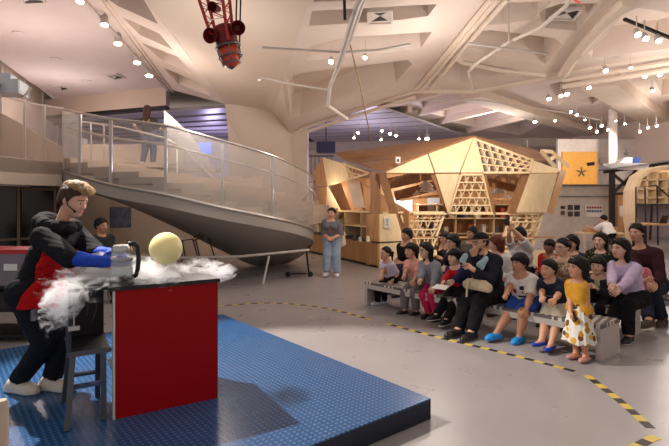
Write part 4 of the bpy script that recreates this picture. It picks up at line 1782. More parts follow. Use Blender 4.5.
# goods on the counters
CL = ['cream', 'amber', 'white', 'dark', 'rust']
for k, (u, v, Y, w_, h_, c_) in enumerate(((355, 235.5, 13.6, .10, .16, (60, 50, 44)), (360, 236.5, 13.4, .09, .13, (196, 186, 170)), (368, 236.5, 13.0, .10, .15, (250, 236, 190)), (418, 206, 16.0, .2, .25, (40, 40, 60)))):
    c = G(u, v + 5, .65) if k < 3 else P(460, 226, 16.2)
    mb = MB()
    c = V(c.x, c.y, .65 if k < 3 else 1.12)
    mb.lathe([(w_ * .5, 0), (w_ * .55, h_ * .2), (w_ * .5, h_ * .7), (w_ * .25, h_ * .85), (w_ * .25, h_), (0, h_)], c, 14)
    solo('jar', mb, mat('jar glaze %d' % k, c_, .35), ['dark jar on the pavilion counter behind the standing woman', 'grey jar between the dark and the cream jar on the pavilion counter', 'pale cream jar on the pavilion counter at the corner post', 'dark blue jar on the back shelf of the pavilion'][k], 'jar', 'jars on the pavilion counters')
for k in range(16):
    x = 2.75 + .62 * (k // 3) + .12 + .19 * (k % 3)
    z = (.64, 1.14)[k % 2]
    h_ = .14 + .2 * rs.random()
    mb = MB()
    mb.box((x, 16.25, z + h_ / 2 - .02), (.12 + .05 * rs.random(), .3, h_), bev=.01)
    solo('storage_box', mb, mat('box %d' % (k % 5), [(222, 214, 204), (176, 120, 80), (90, 90, 110), (200, 90, 60), (236, 230, 222)][k % 5], .6),
         'small box of supplies on the back shelves inside the pavilion', 'box', 'supply boxes on the pavilion shelves')

# ---------------------------------------------------------------- blue box, round sign and bars by the pylon
c = P(326, 147.5, 19)
t = thing('projection_box', 'dark blue box hanging under the grey ceiling above the pavilion', 'box', c)
mb = MB()
mb.box(c, (.72, .5, .42), bev=.01)
mb.build('casing', mat('navy paint', (34, 44, 92), .5), t)
mb = MB()
mb.tube([c + V(0, 0, .2), c + V(0, 0, 1.45)], .02)
mb.build('hanger', M_dark, t)
t = thing('railing', 'dark barred railing between the pylon and the pavilion', 'railing', P(311, 165, 19.5))
mb = MB()
for k in range(9):
    p = P(299 + k * 4, 160, 19.5)
    mb.tube([V(p.x, p.y, 2.4), V(p.x, p.y, 3.45)], .013, 6)
mb.build('bars', M_dark, t)
mb = MB()
a, b = P(297, 149, 19.5), P(334, 149, 19.5)
mb.bar(V(a.x, a.y, 3.45), V(b.x, b.y, 3.45), .05, .04)
mb.bar(V(a.x, a.y, 2.4), V(b.x, b.y, 2.4), .05, .04)
mb.build('rail', M_dark, t)
mb = MB()
a, b = P(292, 190, 19.9), P(345, 190, 19.9)
mb.box(((a.x + b.x) / 2, 20.4, 1.2), (b.x - a.x, 1.2, 2.4))
struct('wall_side', mb, M_wall)
c = P(311, 162, 20.4)
mb = MB()
mb.lathe([(0, -.02), (.45, -.02), (.45, .02), (0, .02)], c, 32, axis=(0, 1, 0))
mb2 = mb
t = thing('round_sign', 'round blue sign behind the barred railing', 'sign', c)
mb.build('disc', mat('blue sign', (40, 84, 190), .4, emit=(40, 84, 190), estr=.5), t)
mb = MB()
mb.lathe([(.43, -.03), (.47, -.03), (.47, .03), (.43, .03)], c, 32, axis=(0, 1, 0))
mb.build('ring', M_lgrey, t)
c = P(205, 148, 22)
t = thing('lit_screen', 'small glowing blue screen beyond the stair', 'screen', c)
mb = MB()
mb.box(c, (.55, .05, .5), bev=.01)
mb.build('display', mat('blue glow', (70, 110, 230), .4, emit=(70, 110, 230), estr=1.6), t)
mb = MB()
mb.box(c + V(0, .05, 0), (.62, .05, .57))
mb.box((c.x, c.y + .06, c.z / 2 - .1), (.06, .05, c.z - .3))
mb.build('casing', M_lgrey, t)

# ---------------------------------------------------------------- far side: low wall, upper deck exhibits, shelving
mb = MB()
a, b = P(535, 185, 20), P(634, 185, 20)
mb.box(((a.x + b.x) / 2, 20.1, 1.15), (b.x - a.x, .2, 2.3))
struct('wall_divider', mb, mat('pale divider', (212, 202, 192), .8))
mb = MB()
mb.box(((a.x + b.x) / 2, 19.98, 2.3), (b.x - a.x, .3, .06))
mb.box(((a.x + b.x) / 2, 19.97, 1.84), (b.x - a.x, .06, .03))
struct('trim_10', mb, M_grey)
mb = MB()
mb.box((15.0, 24.25, 3.5), (8.0, .2, 2.4))
struct('wall_upper', mb, mat('pale upper wall', (220, 212, 206), .8))
mb = MB()
mb.box((11.6, 22.2, 2.2), (6.6, 3.9, .12))
struct('floor_upper', mb, M_grey)
c = P(580, 168, 24)
t = thing('exhibit_panel', 'glowing orange exhibit panel above the pale divider wall', 'panel', c)
mb = MB()
mb.box((c.x, 24.07, c.z), (1.7, .14, 1.6))
mb.build('board', mat('orange board', (240, 176, 84), .6), t)
mb = MB()
for a_ in range(5):
    q = math.radians(90 + 72 * a_)
    mb.bar((c.x + .05, 23.96, c.z - .2), (c.x + .05 + .24 * math.cos(q), 23.96, c.z - .2 + .24 * math.sin(q)), .05, .06)
mb.build('star_emblem', mat('grey emblem', (120, 100, 80), .5), t)
mb = MB()
mb.box((c.x + .5, 23.94, c.z + .2), (.36, .05, .16), M=Matrix.Rotation(-.15, 3, 'Y'))
mb.build('small_screen', mat('dark screen', (40, 34, 44), .3), t)
t = thing('wall_plaque', 'round grey plaque beside the orange exhibit panel', 'plaque', P(604, 161, 24.1))
mb = MB()
mb.lathe([(0, -.03), (.2, -.03), (.2, .03), (0, .03)], P(604, 161, 24.1), 20, axis=(0, 1, 0))
mb.build('plate', mat('plaque grey', (110, 100, 104), .4), t)
mb = MB()
mb.lathe([(.18, -.04), (.22, -.04), (.22, .02), (.18, .02)], P(604, 161, 24.1), 20, axis=(0, 1, 0))
mb.build('rim', M_lgrey, t)
mb = MB()
c = P(613, 200, 21)
mb.lathe([(.17, 0), (.17, 5.6)], V(c.x, c.y, 0), 20)
struct('column_white', mb, mat('white column', (230, 220, 212), .7))
# white model craft on a steel deck
bo = P(626, 170, 18.5)
t = thing('model_boat', 'white model boat on the steel deck at the far side', 'model', bo)
mb = MB()
hull = []
for x, w_, z0, z1 in ((-.85, .02, .16, .24), (-.6, .16, .06, .25), (-.2, .25, 0, .25), (.4, .26, 0, .24), (.75, .24, .02, .24)):
    hull.append([bo + V(x, -w_, z1), bo + V(x, w_, z1), bo + V(x, w_ * .5, z0), bo + V(x, -w_ * .5, z0)])
mb.add([p for h in hull for p in h], [[k * 4 + i, k * 4 + (i + 1) % 4, k * 4 + 4 + (i + 1) % 4, k * 4 + 4 + i] for k in range(4) for i in range(4)] + [[0, 1, 2, 3], [19, 18, 17, 16]])
mb.build('hull', mat('white gloss', (236, 234, 236), .3), t)
mb = MB()
mb.loft([bo + V(x, y, .24) for x, y in ((-.35, -.17), (.35, -.17), (.35, .17), (-.35, .17))], [bo + V(x, y, .46) for x, y in ((-.1, -.13), (.25, -.13), (.25, .13), (-.1, .13))])
mb.build('cabin', MATS['white gloss'], t)
mb = MB()
mb.tube([bo + V(0, 0, .45), bo + V(.02, 0, .8)], .012)
mb.box(bo + V(.0, 0, .62), (.16, .02, .10))
mb.build('mast', M_dark, t)
mb = MB()
mb.box(bo + V(.28, -.2, .33), (.22, .03, .28), M=Matrix.Rotation(.3, 3, 'Y'))
mb.build('blue_flag', mat('blue cloth', (50, 84, 170), .7), t)
t = thing('steel_deck', 'dark steel deck frame with crossed braces carrying the model boat', 'deck', P(620, 240, 18.5))
for (a, b, w_) in (((604, 172, 18.6), (668, 163, 18.6), .12), ((612, 172, 18.6), (612, 245, 18.6), .16), ((635, 169, 18.6), (635, 245, 18.6), .10), ((613, 193, 18.6), (635, 172, 18.6), .09), ((613, 174, 18.6), (635, 192, 18.6), .09), ((612, 194, 18.6), (636, 193, 18.6), .09), ((654, 165, 18.6), (650, 240, 18.6), .06)):
    mb = MB()
    mb.bar(P(*a), P(*b), w_, w_, up=(0, 1, 0))
    mb.build('beam', mat('dark steel', (54, 50, 50), .4, .6), t)
mb = MB()
a, b = P(604, 171, 18.6), P(668, 162, 18.6)
mb.prism([a + V(0, -.4, .07), b + V(0, -.4, .07), b + V(0, .4, .07), a + V(0, .4, .07)], (0, 0, -.05))
mb.build('deck', M_grey, t)
mb = MB()
a, b = P(617, 195, 19.6), P(634, 195, 19.6)
mb.box(((a.x + b.x) / 2, 19.6, .95), (b.x - a.x, .08, 1.9))
d1 = struct('door_1', mb, M_ply_d)
mb = MB()
c = P(623, 211, 19.55)
mb.box(c, (.28, .02, .42))
solo('door_notice', mb, M_paper, 'white notice sheet on the brown door under the steel deck', 'notice')
mb = MB()
c = P(632, 228, 19.3)
mb.lathe([(.12, 0), (.12, .9), (.05, 1.0), (0, 1.0)], V(c.x, c.y, .0), 14)
mb.box((c.x, c.y, .03), (.34, .34, .06))
solo('yellow_post', mb, mat('yellow paint', (220, 176, 40), .5), 'yellow post standing before the brown door', 'post')
# curved plywood shelving
t = thing('shelving', 'tall curved plywood shelving with open boxes at the far side', 'shelving', P(655, 240, 16.5))
mb = MB()
prof = [P(637, 245, 16.4), P(633, 215, 16.4), P(634, 190, 16.4), P(640, 176, 16.4), P(652, 168, 16.4), P(672, 165, 16.4), P(672, 167.5, 16.4), P(653.5, 170.8, 16.4), P(642.8, 178.5, 16.4), P(637.5, 191, 16.4), P(636.6, 215, 16.4), P(640.5, 245, 16.4)]
for a in range(5):
    q = [prof[a], prof[a + 1], prof[10 - a], prof[11 - a]]
    mb.prism(q, (0, .6, 0))
mb.build('side_panel', M_ply, t)
mb = MB()
for v in (181, 190, 199):
    a, b = P(639, v, 16.5), P(690, v - 2, 16.5)
    mb.prism([a, b, b + V(0, .6, 0), a + V(0, .6, 0)], (0, 0, .04))
for u in (648, 658, 668, 680):
    a = P(u, 172, 16.5)
    b = P(u - 1, 203, 16.5)
    mb.bar(a + V(0, .3, 0), b + V(0, .3, 0), .04, .6, up=(0, 1, 0))
mb.build('shelf', M_ply, t)
mb = MB()
a, b = P(640, 170, 17.15), P(690, 205, 17.15)
mb.box(((a.x + b.x) / 2, 17.15, (a.z + b.z) / 2), (b.x - a.x, .03, a.z - b.z))
mb.build('back_panel', M_ply, t)
t = thing('railing', 'dark metal railing in front of the curved plywood shelving', 'railing', P(650, 240, 15.6))
for pth in ([(636, 245, 15.6), (636, 187, 15.6), (656, 185.5, 15.6), (680, 206, 15.6)], [(645, 187, 15.6), (646, 245, 15.6)], [(657, 186, 15.6), (658, 245, 15.6)], [(637, 205, 15.6), (680, 204, 15.6)]):
    mb = MB()
    mb.tube([P(*p) for p in pth], .025)
    mb.build('bar', mat('dark steel', (54, 50, 50), .4, .6), t)
# work tables at the far side
for k, (u, v, Y, w_, lb) in enumerate(((600, 233, 17.5, 1.5, 'plywood work table behind the man in the white T-shirt'), (660, 224, 15.0, 1.4, 'dark desk with a laptop before the railing'))):
    c = P(u, v, Y)
    t = thing('work_table', lb, 'table', V(c.x, c.y, 0))
    mb = MB()
    mb.box((c.x, c.y, c.z), (w_, .7, .05))
    mb.build('tabletop', M_ply if k == 0 else M_ply_d, t)
    for sx in (-1, 1):
        for sy in (-1, 1):
            mb = MB()
            mb.box((c.x + sx * (w_ / 2 - .06), c.y + sy * .28, (c.z - .025) / 2), (.06, .06, c.z - .025))
            mb.build('leg', M_ply if k == 0 else M_dark, t)
    if k == 1:
        l = thing('laptop', 'open dark laptop on the dark desk before the railing', 'laptop', V(c.x, c.y, c.z + .025))
        mb = MB()
        mb.box((c.x, c.y, c.z + .035), (.36, .26, .018), .5)
        mb.build('keyboard', M_dark, l)
        mb = MB()
        mb.box((c.x + .06, c.y - .11, c.z + .16), (.36, .014, .24), M=Matrix.Rotation(.5, 3, 'Z') @ Matrix.Rotation(.35, 3, 'X'))
        mb.build('screen', M_dark, l)
    else:
        for j in range(4):
            mb = MB()
            mb.box((c.x - .5 + .32 * j, c.y - .05, c.z + .025 + .06 + .04 * (j % 2)), (.2, .22, .12 + .08 * (j % 2)), .3 * j, bev=.01)
            solo('wooden_box', mb, M_ply_d, ['plywood box at the near end of the far work table', 'taller plywood box second along the far work table', 'low plywood box third along the far work table', 'taller plywood box at the far end of the work table, beside the man in white'][j], 'box', 'boxes on the far work table')
# photo sheets on the divider
for k, (u0_, v0_, u1_, v1_) in enumerate(((561, 206, 565, 209), (561, 211, 565, 215), (568, 205, 573, 210), (574.5, 205, 580, 210), (568, 211.5, 573, 216.5), (574.5, 211.5, 580, 216.5))):
    a, b = P(u0_, v0_, 19.97), P(u1_, v1_, 19.97)
    mb = MB()
    mb.box(((a.x + b.x) / 2, 19.99, (a.z + b.z) / 2), (b.x - a.x, .02, a.z - b.z))
    solo('photo_print', mb, mat('dark photo %d' % (k % 3), [(50, 46, 50), (84, 74, 70), (60, 60, 72)][k % 3], .5, var=.6, scale=9),
         ['upper small dark photo at the end of the photo block', 'lower small dark photo at the end of the photo block', 'dark photo, top row of the block on the pale divider, near the small pair', 'dark photo, top row of the block on the pale divider, near the printed chart', 'dark photo, bottom row of the block, near the small pair', 'dark photo, bottom row of the block, near the printed chart'][k], 'photo', 'photos on the pale divider wall')
a, b = P(585, 205, 19.97), P(603, 217, 19.97)
t = thing('wall_chart', 'white chart with rows of small coloured pictures on the pale divider wall', 'chart', P(594, 217, 19.96))
mb = MB()
mb.box(((a.x + b.x) / 2, 19.96, (a.z + b.z) / 2), (b.x - a.x, .02, a.z - b.z))
mb.build('sheet', M_paper, t)
for r, c_ in ((0, (150, 70, 66)), (1, (84, 100, 140))):
    mb = MB()
    for k in range(6):
        mb.box((a.x + .1 + .105 * k, 19.945, a.z - .10 - .15 * r), (.08, .01, .09))
    mb.build('picture_row', mat('chart ink %d' % r, c_, .6), t)
# ---------------------------------------------------------------- people
def cloth(name, col, var=.12, rough=.85, scale=14):
    return mat('cloth ' + name, col, rough, var=var, scale=scale, bump=.25, bscale=300, spec=.2)


def print_cloth(name, base, cols, scale=16, cut=.38):
    """cloth with scattered round motifs in several colours"""
    key = 'cloth ' + name
    if key in MATS:
        return MATS[key]
    m = cloth(name, base, .05)
    nt = m.node_tree
    N, L = nt.nodes, nt.links
    bs = N['Principled BSDF']
    tc = N.new('ShaderNodeTexCoord')
    vo = N.new('ShaderNodeTexVoronoi')
    vo.inputs['Scale'].default_value = scale
    L.new(tc.outputs['Object'], vo.inputs['Vector'])
    lt = N.new('ShaderNodeMath')
    lt.operation = 'LESS_THAN'
    lt.inputs[1].default_value = cut
    L.new(vo.outputs['Distance'], lt.inputs[0])
    sp = N.new('ShaderNodeSeparateColor')
    L.new(vo.outputs['Color'], sp.inputs[0])
    rp = N.new('ShaderNodeValToRGB')
    rp.color_ramp.interpolation = 'CONSTANT'
    for i, c in enumerate(cols):
        if i < 2:
            e = rp.color_ramp.elements[i]
            e.position = i / len(cols)
        else:
            e = rp.color_ramp.elements.new(i / len(cols))
        e.color = rgb(*c)
    L.new(sp.outputs[0], rp.inputs['Fac'])
    mx = N.new('ShaderNodeMix')
    mx.data_type = 'RGBA'
    L.new(lt.outputs[0], mx.inputs['Factor'])
    L.new(bs.inputs['Base Color'].links[0].from_socket, mx.inputs['A'])
    L.new(rp.outputs['Color'], mx.inputs['B'])
    L.new(mx.outputs['Result'], bs.inputs['Base Color'])
    return m


AUD = (-.80, -.60)
T_MID = (206, 156, 128)
T_FAIR = (222, 178, 152)
T_TAN = (190, 138, 108)
BLK = (20, 17, 17)
M_blackcloth = cloth('black', (22, 22, 26), .2)
M_black_shoe = mat('black shoe', (24, 24, 26), .45)
M_sole = mat('white sole', (214, 210, 206), .6)
AF = V(*AUD, 0).normalized()
AS = V(AF.y, -AF.x, 0)


def sitter(label, H, row, u, hd, feet=None, hands=None, hy=.05, face=AUD, back=.30, **kw):
    """someone on a bench: row, photo column of the hips, head centre in the photo"""
    z = BH + .055 * H
    pel = seat(row, u, back, z)
    f = V(face[0], face[1], 0).normalized()
    s = V(f.y, -f.x, 0)
    head = P(hd[0], hd[1], pel.y - hy) if len(hd) == 2 else P(*hd)
    if feet is None:
        fl = [pel + f * .24 * H + s * q * .075 * H for q in (1, -1)]
        feet = [V(p.x, p.y, 0) for p in fl]
    else:
        feet = [G(*p) for p in feet]
        feet = [V(p.x, p.y, 0) - f * .03 * H for p in feet]
    if hands is None:
        hands = [pel + f * .2 * H + s * q * .06 * H + V(0, 0, .06 * H) for q in (1, -1)]
    else:
        hands = [P(*p) if len(p) == 3 else Vector(p[0]) for p in hands]
    return person(label, H, pel, face, head, feet, hands, **kw)


def rel(row, u, H, a, b, c, back=.30, face=AUD):
    """point near a sitter: a to their right, b forward, c up from the hips (body heights)"""
    p = seat(row, u, back, BH + .055 * H)
    f = V(face[0], face[1], 0).normalized()
    s = V(f.y, -f.x, 0)
    return (p + s * a * H + f * b * H + V(0, 0, c * H),)


# ---- the presenter on the stage
def presenter_kit(A):
    hp, d, ft, s, H, f = A['hp'], A['d'], A['ft'], A['s'], A['H'], A['f']
    g = A['g']
    # swept-up hair on the crown, its rim light put into a paler colour
    T = A['new'](.0065)
    hh = A['hh']
    for q, b_, c_, r_ in ((-.19, .27, .41, .12), (-.05, .36, .45, .13), (.13, .32, .43, .12), (0, .12, .50, .16), (-.17, -.02, .45, .14), (.17, -.02, .45, .14), (.02, -.22, .42, .17), (-.1, .42, .38, .07), (.1, .41, .37, .07), (.0, -.36, .28, .12)):
        T.put(ell(hp(q, b_, c_), A['R'], (r_ * hh, r_ * 1.1 * hh, r_ * .75 * hh)), .05)
    T.ruffle(.006, 60, 4, (1, 1, .5))
    skin_mesh('hair_top', T, mat('brown hair with rim light', (164, 130, 92), .5, var=.35, scale=60, bump=.9, bscale=110, stretch=(1, 1, .2), spec=.3), A['root'])
    # hood lying on the shoulders
    S = A['new'](.007)
    nk = A['neck']
    for k in range(7):
        q = math.radians(-125 + 250 * k / 6)
        q2 = math.radians(-125 + 250 * (k + 1) / 6)
        pt = lambda a: nk - ft * .02 * H + (-ft * math.cos(a) * .075 + s * math.sin(a) * .075) * H + d * (.012 - .02 * math.cos(a * .8)) * H
        S.put(cone(pt(q), pt(q2), .030 * H, .030 * H), .02)
    S.put(cone(nk - ft * .085 * H - d * .01 * H, nk - ft * .10 * H - d * .075 * H, .045 * H, .03 * H), .03)
    S.ruffle(.004, 40, 3)
    skin_mesh('hood', S, A['cloth'], A['root'])
    # apron over chest and thighs
    Ap = A['new'](.007)
    B0 = A['new'](.007)
    A['torso'](Ap, .050)
    A['torso'](B0, .036)
    for (h_, k_, a_) in A['legs']:
        Ap.put(cone(h_, h_.lerp(k_, .85), .066 * g + .034, .055 * g + .04), .04)
        B0.put(cone(h_, k_, .066 * g + .019, .044 * g + .022), .04)
    Ap.put(cone(A['pel'] + ft * .03 * H - d * .02 * H, A['legs'][0][1].lerp(A['legs'][1][1], .5) + ft * .05 * H + V(0, 0, .10 * H), .085 * H, .085 * H, (ft, .7)), .04)
    Ap.d = np.maximum(Ap.d, -B0.d)
    Ap.clip(A['pel'] + f * .01 * H, -f)
    Ap.clip(A['pel'] + ft * .048 * H, -ft)
    Ap.clip(A['chest'] + d * .07 * H, d)
    zc_ = A['pel'].z - .06 * H
    Ap.clip((0, 0, zc_), (0, 0, -1))
    Ap.ruffle(.003, 30, 8)
    skin_mesh('apron', Ap, cloth('red apron', (206, 24, 26), .12), A['root'])
    # radio clipped to the apron
    mb = MB()
    c = A['pel'] + s * .115 * H + ft * .125 * H - d * .03 * H
    mb.box(c, (.05, .03, .085), math.atan2(s.y, s.x), bev=.006)
    mb.build('radio', mat('grey radio', (120, 120, 124), .4), A['root'])
    # headset microphone
    mb = MB()
    mb.tube([hp(.36, -.02, .06), hp(.34, .12, -.14), hp(.27, .30, -.24)], .0035, 6)
    mb.ball(hp(.25, .33, -.26), .012, 10)
    mb.build('headset_microphone', M_dark, A['root'])
    # insulated gloves
    for (s_, e_, w_), (hd, pn, ac) in zip(A['arms'], A['hand']):
        Gv = A['new'](.0065)
        a0 = e_.lerp(w_, .05)
        Gv.put(cone(a0, w_, .058, .047, cut=False), .02)
        Gv.clip(a0, -(w_ - e_).normalized(), a0 - V(.08, .08, .08), a0 + V(.08, .08, .08))
        hl = .1 * H
        kn = w_ + hd * hl * .5
        Gv.put(cone(w_, kn, .045, .040, (pn, .75)), .02)
        for o, ln in ((.030, .55), (.010, .6), (-.010, .57), (-.029, .47)):
            b0 = kn + ac * o * H
            b1 = b0 + (hd * .9 + pn * .45).normalized() * hl * ln * .55
            Gv.put(cone(b0, b1, .0165, .0155), .006)
            Gv.put(cone(b1, b1 + (hd * .45 + pn * .9).normalized() * hl * ln * .5, .0155, .014), .005)
        t0 = w_ + hd * hl * .15 + ac * .02 * H
        Gv.put(cone(t0, t0 + (hd * .7 + ac * .6 + pn * .35).normalized() * hl * .62, .02, .0155), .012)
        Gv.ruffle(.0045, 55, 9)
        skin_mesh('glove', Gv, cloth('blue glove', (36, 74, 190), .22, .6), A['root'])


hoodie = cloth('black hoodie', (26, 26, 30), .2)


def pk(A):
    A['cloth'] = hoodie
    presenter_kit(A)


ppel = P(34, 291, 3.98)
A = person('presenter in black hoodie, red apron and long blue gloves leaning over the kettle', 1.76, ppel, (.97, -.16), P(74.5, 198, 3.93),
           [G(17, 391.5, SZ), G(51, 389.5, SZ)], [pod(-.03, .30, 1.235), pod(.04, .45, 1.28)], hh=.245, tone=(214, 164, 138), vox=.0065,
           look=(.96, -.16, -.32), hair='quiff', hair_col=(66, 48, 38), base_z=SZ, palm=[(ex * .6 + ey * .6 - V(0, 0, .3),), (-ey * .6 - V(0, 0, .7),)],
           girth=.95, top=dict(mat=hoodie, t=.024, name='hoodie', hem=-.05, loose=.004, sleeve=.62), bottom=dict(mat=cloth('dark trousers', (26, 27, 34)), t=.02),
           shoes=dict(mat=mat('cream shoe', (206, 196, 180), .6), sole=M_sole, t=.013, name='sneaker', sole_h=.03), extra=pk, ruff=1.7, elbow_out=.45,
           foot_dir=[(.95, -.3, 0), (.95, -.2, 0)])

# ---- people of the front bench
sitter('small girl with a ponytail in a lavender top at the far bench end', 1.08, 0, 391, (385.5, 253.5), [(376, 305), (383, 304)], [(381, 281, 7.55), (392, 281, 7.75)],
       child=True, hh=.20, tone=T_MID, hair='ponytail', hair_col=BLK, female=True, look=(-.85, -.5, .02), vox=.008,
       top=dict(mat=cloth('pale lavender', (196, 188, 206)), sleeve=.45), bottom=dict(mat=M_blackcloth, t=.012), shoes=dict(mat=mat('white shoe', (206, 204, 214), .6), name='sneaker'))
sitter('boy in a pink polo shirt and grey trousers beside the girl with the ponytail', 1.22, 0, 419, (410.5, 250.5), [(402.5, 315), (414.5, 316)], [(400, 287, 6.9), (412, 288, 6.9)],
       knee_out=.25, child=True, hh=.205, tone=T_MID, hair='fringe', hair_col=BLK, look=(-.75, -.6, .02), vox=.008,
       top=dict(mat=cloth('salmon pink', (222, 158, 146)), sleeve=.45, name='polo_shirt', collar=True), bottom=dict(mat=cloth('grey sweatpants', (112, 108, 108)), t=.02, len=.93),
       shoes=dict(mat=M_black_shoe, sole=M_sole, name='sneaker'))


def specs(A):
    spectacles(A)


sitter('girl with glasses in a grey sweatshirt and bright pink trousers', 1.30, 0, 437, (425.5, 250.5), [(427.5, 318.5), (436, 321)], [(418, 287, 6.75), (433, 288, 6.75)],
       child=True, female=True, hh=.21, tone=T_FAIR, hair='long', hair_col=BLK, look=(-.9, -.4, .0), vox=.008, extra=specs,
       top=dict(mat=cloth('blue grey jersey', (136, 138, 150)), t=.022, name='sweatshirt', loose=.01), bottom=dict(mat=cloth('bright pink', (204, 44, 92)), t=.013, len=.95),
       shoes=dict(mat=M_black_shoe, name='sneaker'))


def chest_ids(rects):
    """print on the chest: (side0, side1, up0, up1, material) in metres from the chest"""
    def mk(A):
        c, s_, d_, f_ = (np.array(A[k]) for k in ('chest', 's', 'd', 'ft'))

        def ids(C):
            p = C - c
            a, b, u = p @ s_, p @ f_, p @ d_
            m = np.zeros(len(C), int)
            for a0, a1, u0, u1, i in rects:
                m[(b > .0) & (a > a0) & (a < a1) & (u > u0) & (u < u1)] = i
            return m
        return ids
    return mk


sitter('child in a navy top with a red front, holding a white leaflet', 1.26, 0, 461, (454.5, 257), [(428, 328), (442, 329)], [(441, 286, 6.5), (452, 282, 6.4)],
       child=True, hh=.21, tone=T_FAIR, hair='fringe', hair_col=BLK, look=(-.9, -.42, .0), vox=.008,
       top=dict(mat=[cloth('navy blue', (32, 44, 96)), cloth('strong red', (186, 30, 36))], assign=chest_ids([(-.075, .075, -.2, .13, 1)])),
       bottom=dict(mat=M_blackcloth, t=.018), shoes=dict(mat=M_black_shoe, sole=M_sole, t=.012, name='sneaker'))
lc = P(441, 287, 6.42)
mb = MB()
mb.box(lc, (.20, .14, .006), -.6, M=Matrix.Rotation(-.7, 3, 'Z') @ Matrix.Rotation(.25, 3, 'X'))
solo('leaflet', mb, M_paper, 'white leaflet held by the child in the navy and red top', 'leaflet')


def cap_man(A):
    hp = A['hp']
    S = A['new'](.006)
    S.put(ell(hp(0, -.06, .16), A['R'], (.375 * A['hh'], .45 * A['hh'], .39 * A['hh'])), .01)
    S.clip(hp(0, 0, .20), -A['hu'])
    S.put(cone(hp(-.2, .34, .23), hp(.2, .34, .23), .09 * A['hh'], .09 * A['hh'], (A['hu'], .22)), .01)
    S.put(cone(hp(-.15, .52, .20), hp(.15, .52, .20), .09 * A['hh'], .09 * A['hh'], (A['hu'], .22)), .01)
    skin_mesh('cap', S, cloth('dark cap', (30, 28, 32)), A['root'])
    Bd = A['new'](.006)
    Bd.put(ell(hp(0, .16, -.3), A['R'], (.25 * A['hh'], .22 * A['hh'], .20 * A['hh'])), .02)
    Bd.clip(hp(0, .2, -.22), A['hu'])
    Bd.ruffle(.002, 80, 2)
    skin_mesh('beard', Bd, mat('stubble', (74, 56, 48), .8), A['root'])
    spectacles(A)


manA = sitter('man in dark cap and jacket with a hand at his chin, beige bag on lap', 1.76, 0, 493, (480, 242.5), [(455.5, 337), (468.5, 340)],
              [(474.5, 255, 6.18), (474, 270, 6.05)], hh=.24, tone=(214, 168, 142), hair='cap', hair_col=(40, 30, 26), look=(-.93, -.36, -.02), vox=.008,
              top=dict(mat=cloth('navy black jacket', (34, 36, 46), .2), t=.024, name='jacket', collar=True), bottom=dict(mat=M_blackcloth, t=.02), shoes=dict(mat=M_black_shoe, sole=mat('grey sole', (110, 106, 104), .6), t=.012),
              extra=cap_man, elbow_out=.2, ruff=1.4)


def soft(name, prims, m, label, cat, h=.007, ruff=.004, freq=35, sub=None):
    """a soft object blended from several rounded solids; parts share one Empty"""
    los = np.min([p[1] for p in prims], 0) - .05
    his = np.max([p[2] for p in prims], 0) + .05
    Fd = Field(los, his, h)
    for p in prims:
        Fd.put(p, .02)
    Fd.ruffle(ruff, freq, 4)
    c = (los + his) / 2
    root = thing(name, label, cat, V(c[0], c[1], los[2] + .05))
    skin_mesh('body' if name.endswith('bag') or name.endswith('pack') else 'cloth', Fd, m, root)
    return root


bc_ = P(477, 286, 6.08)
t = soft('shoulder_bag', [cone(bc_ - AS * -.16, bc_ - AS * .16, .055, .06, (AF, .8)), cone(bc_ - AS * -.12 + V(0, 0, .03), bc_ - AS * .12 + V(0, 0, .035), .05, .05, (AF, .8))],
         cloth('beige canvas', (196, 178, 150)), 'beige canvas bag lying on the lap of the man in the cap', 'bag', ruff=.003)
mb = MB()
mb.tube([bc_ + AS * .08 + AF * .05 + V(0, 0, .05), bc_ + AS * .09 + AF * .075, bc_ + AS * .095 + AF * .08 + V(0, 0, -.14)], .012, 6)
mb.build('strap', cloth('beige strap', (206, 190, 164)), t)
bb = P(482, 262, 6.12)
soft('folded_jacket', [cone(bb + V(-.05, -.05, -.03), bb + V(.05, 0, .04), .04, .036, (AF, .6)), cone(bb + V(-.02, -.05, -.06), bb + V(.03, -.02, .02), .034, .036)], cloth('pale blue', (160, 186, 196)),
     'pale blue folded cloth held against the chest of the man in the cap', 'cloth')
b2 = P(463, 258, 6.02)
soft('face_cloth', [cone(b2 + V(-.03, -.02, -.03), b2 + V(.035, 0, .03), .026, .03, (AF, .5)), cone(b2 + V(.0, -.02, -.05), b2 + V(.02, 0, .02), .022, .026)], cloth('pale blue', (160, 186, 196)),
     'small pale blue cloth beside the face of the child in navy and red', 'cloth')

red_print, dark_print = cloth('red print', (184, 40, 48)), cloth('dark print', (44, 38, 44))
sitter('boy in a white printed T-shirt, blue shorts and bright blue clogs', 1.36, 0, 528, (519.5, 263), [(492, 342), (517.5, 343)], [(503, 300, 5.7), (526, 310, 5.75)],
       child=True, hh=.222, tone=T_TAN, knee_out=.35, hair='fringe', hair_col=BLK, look=(-.88, -.45, -.05), vox=.0075, girth=1.12,
       top=dict(mat=[cloth('white cotton', (226, 220, 214), .05), red_print, dark_print], t=.02, sleeve=.42, name='T_shirt', loose=.02,
                assign=chest_ids([(.03, .085, -.05, .015, 1), (-.075, -.02, .0, .05, 2), (-.06, -.035, -.05, -.015, 1), (-.09, .02, -.10, -.075, 2)])),
       bottom=dict(mat=cloth('blue shorts', (52, 84, 170)), t=.022, len=.45, name='shorts', flare=.01),
       shoes=dict(mat=mat('bright blue clog', (32, 146, 224), .5), t=.014, name='clog', high=.2), ruff=1.2)
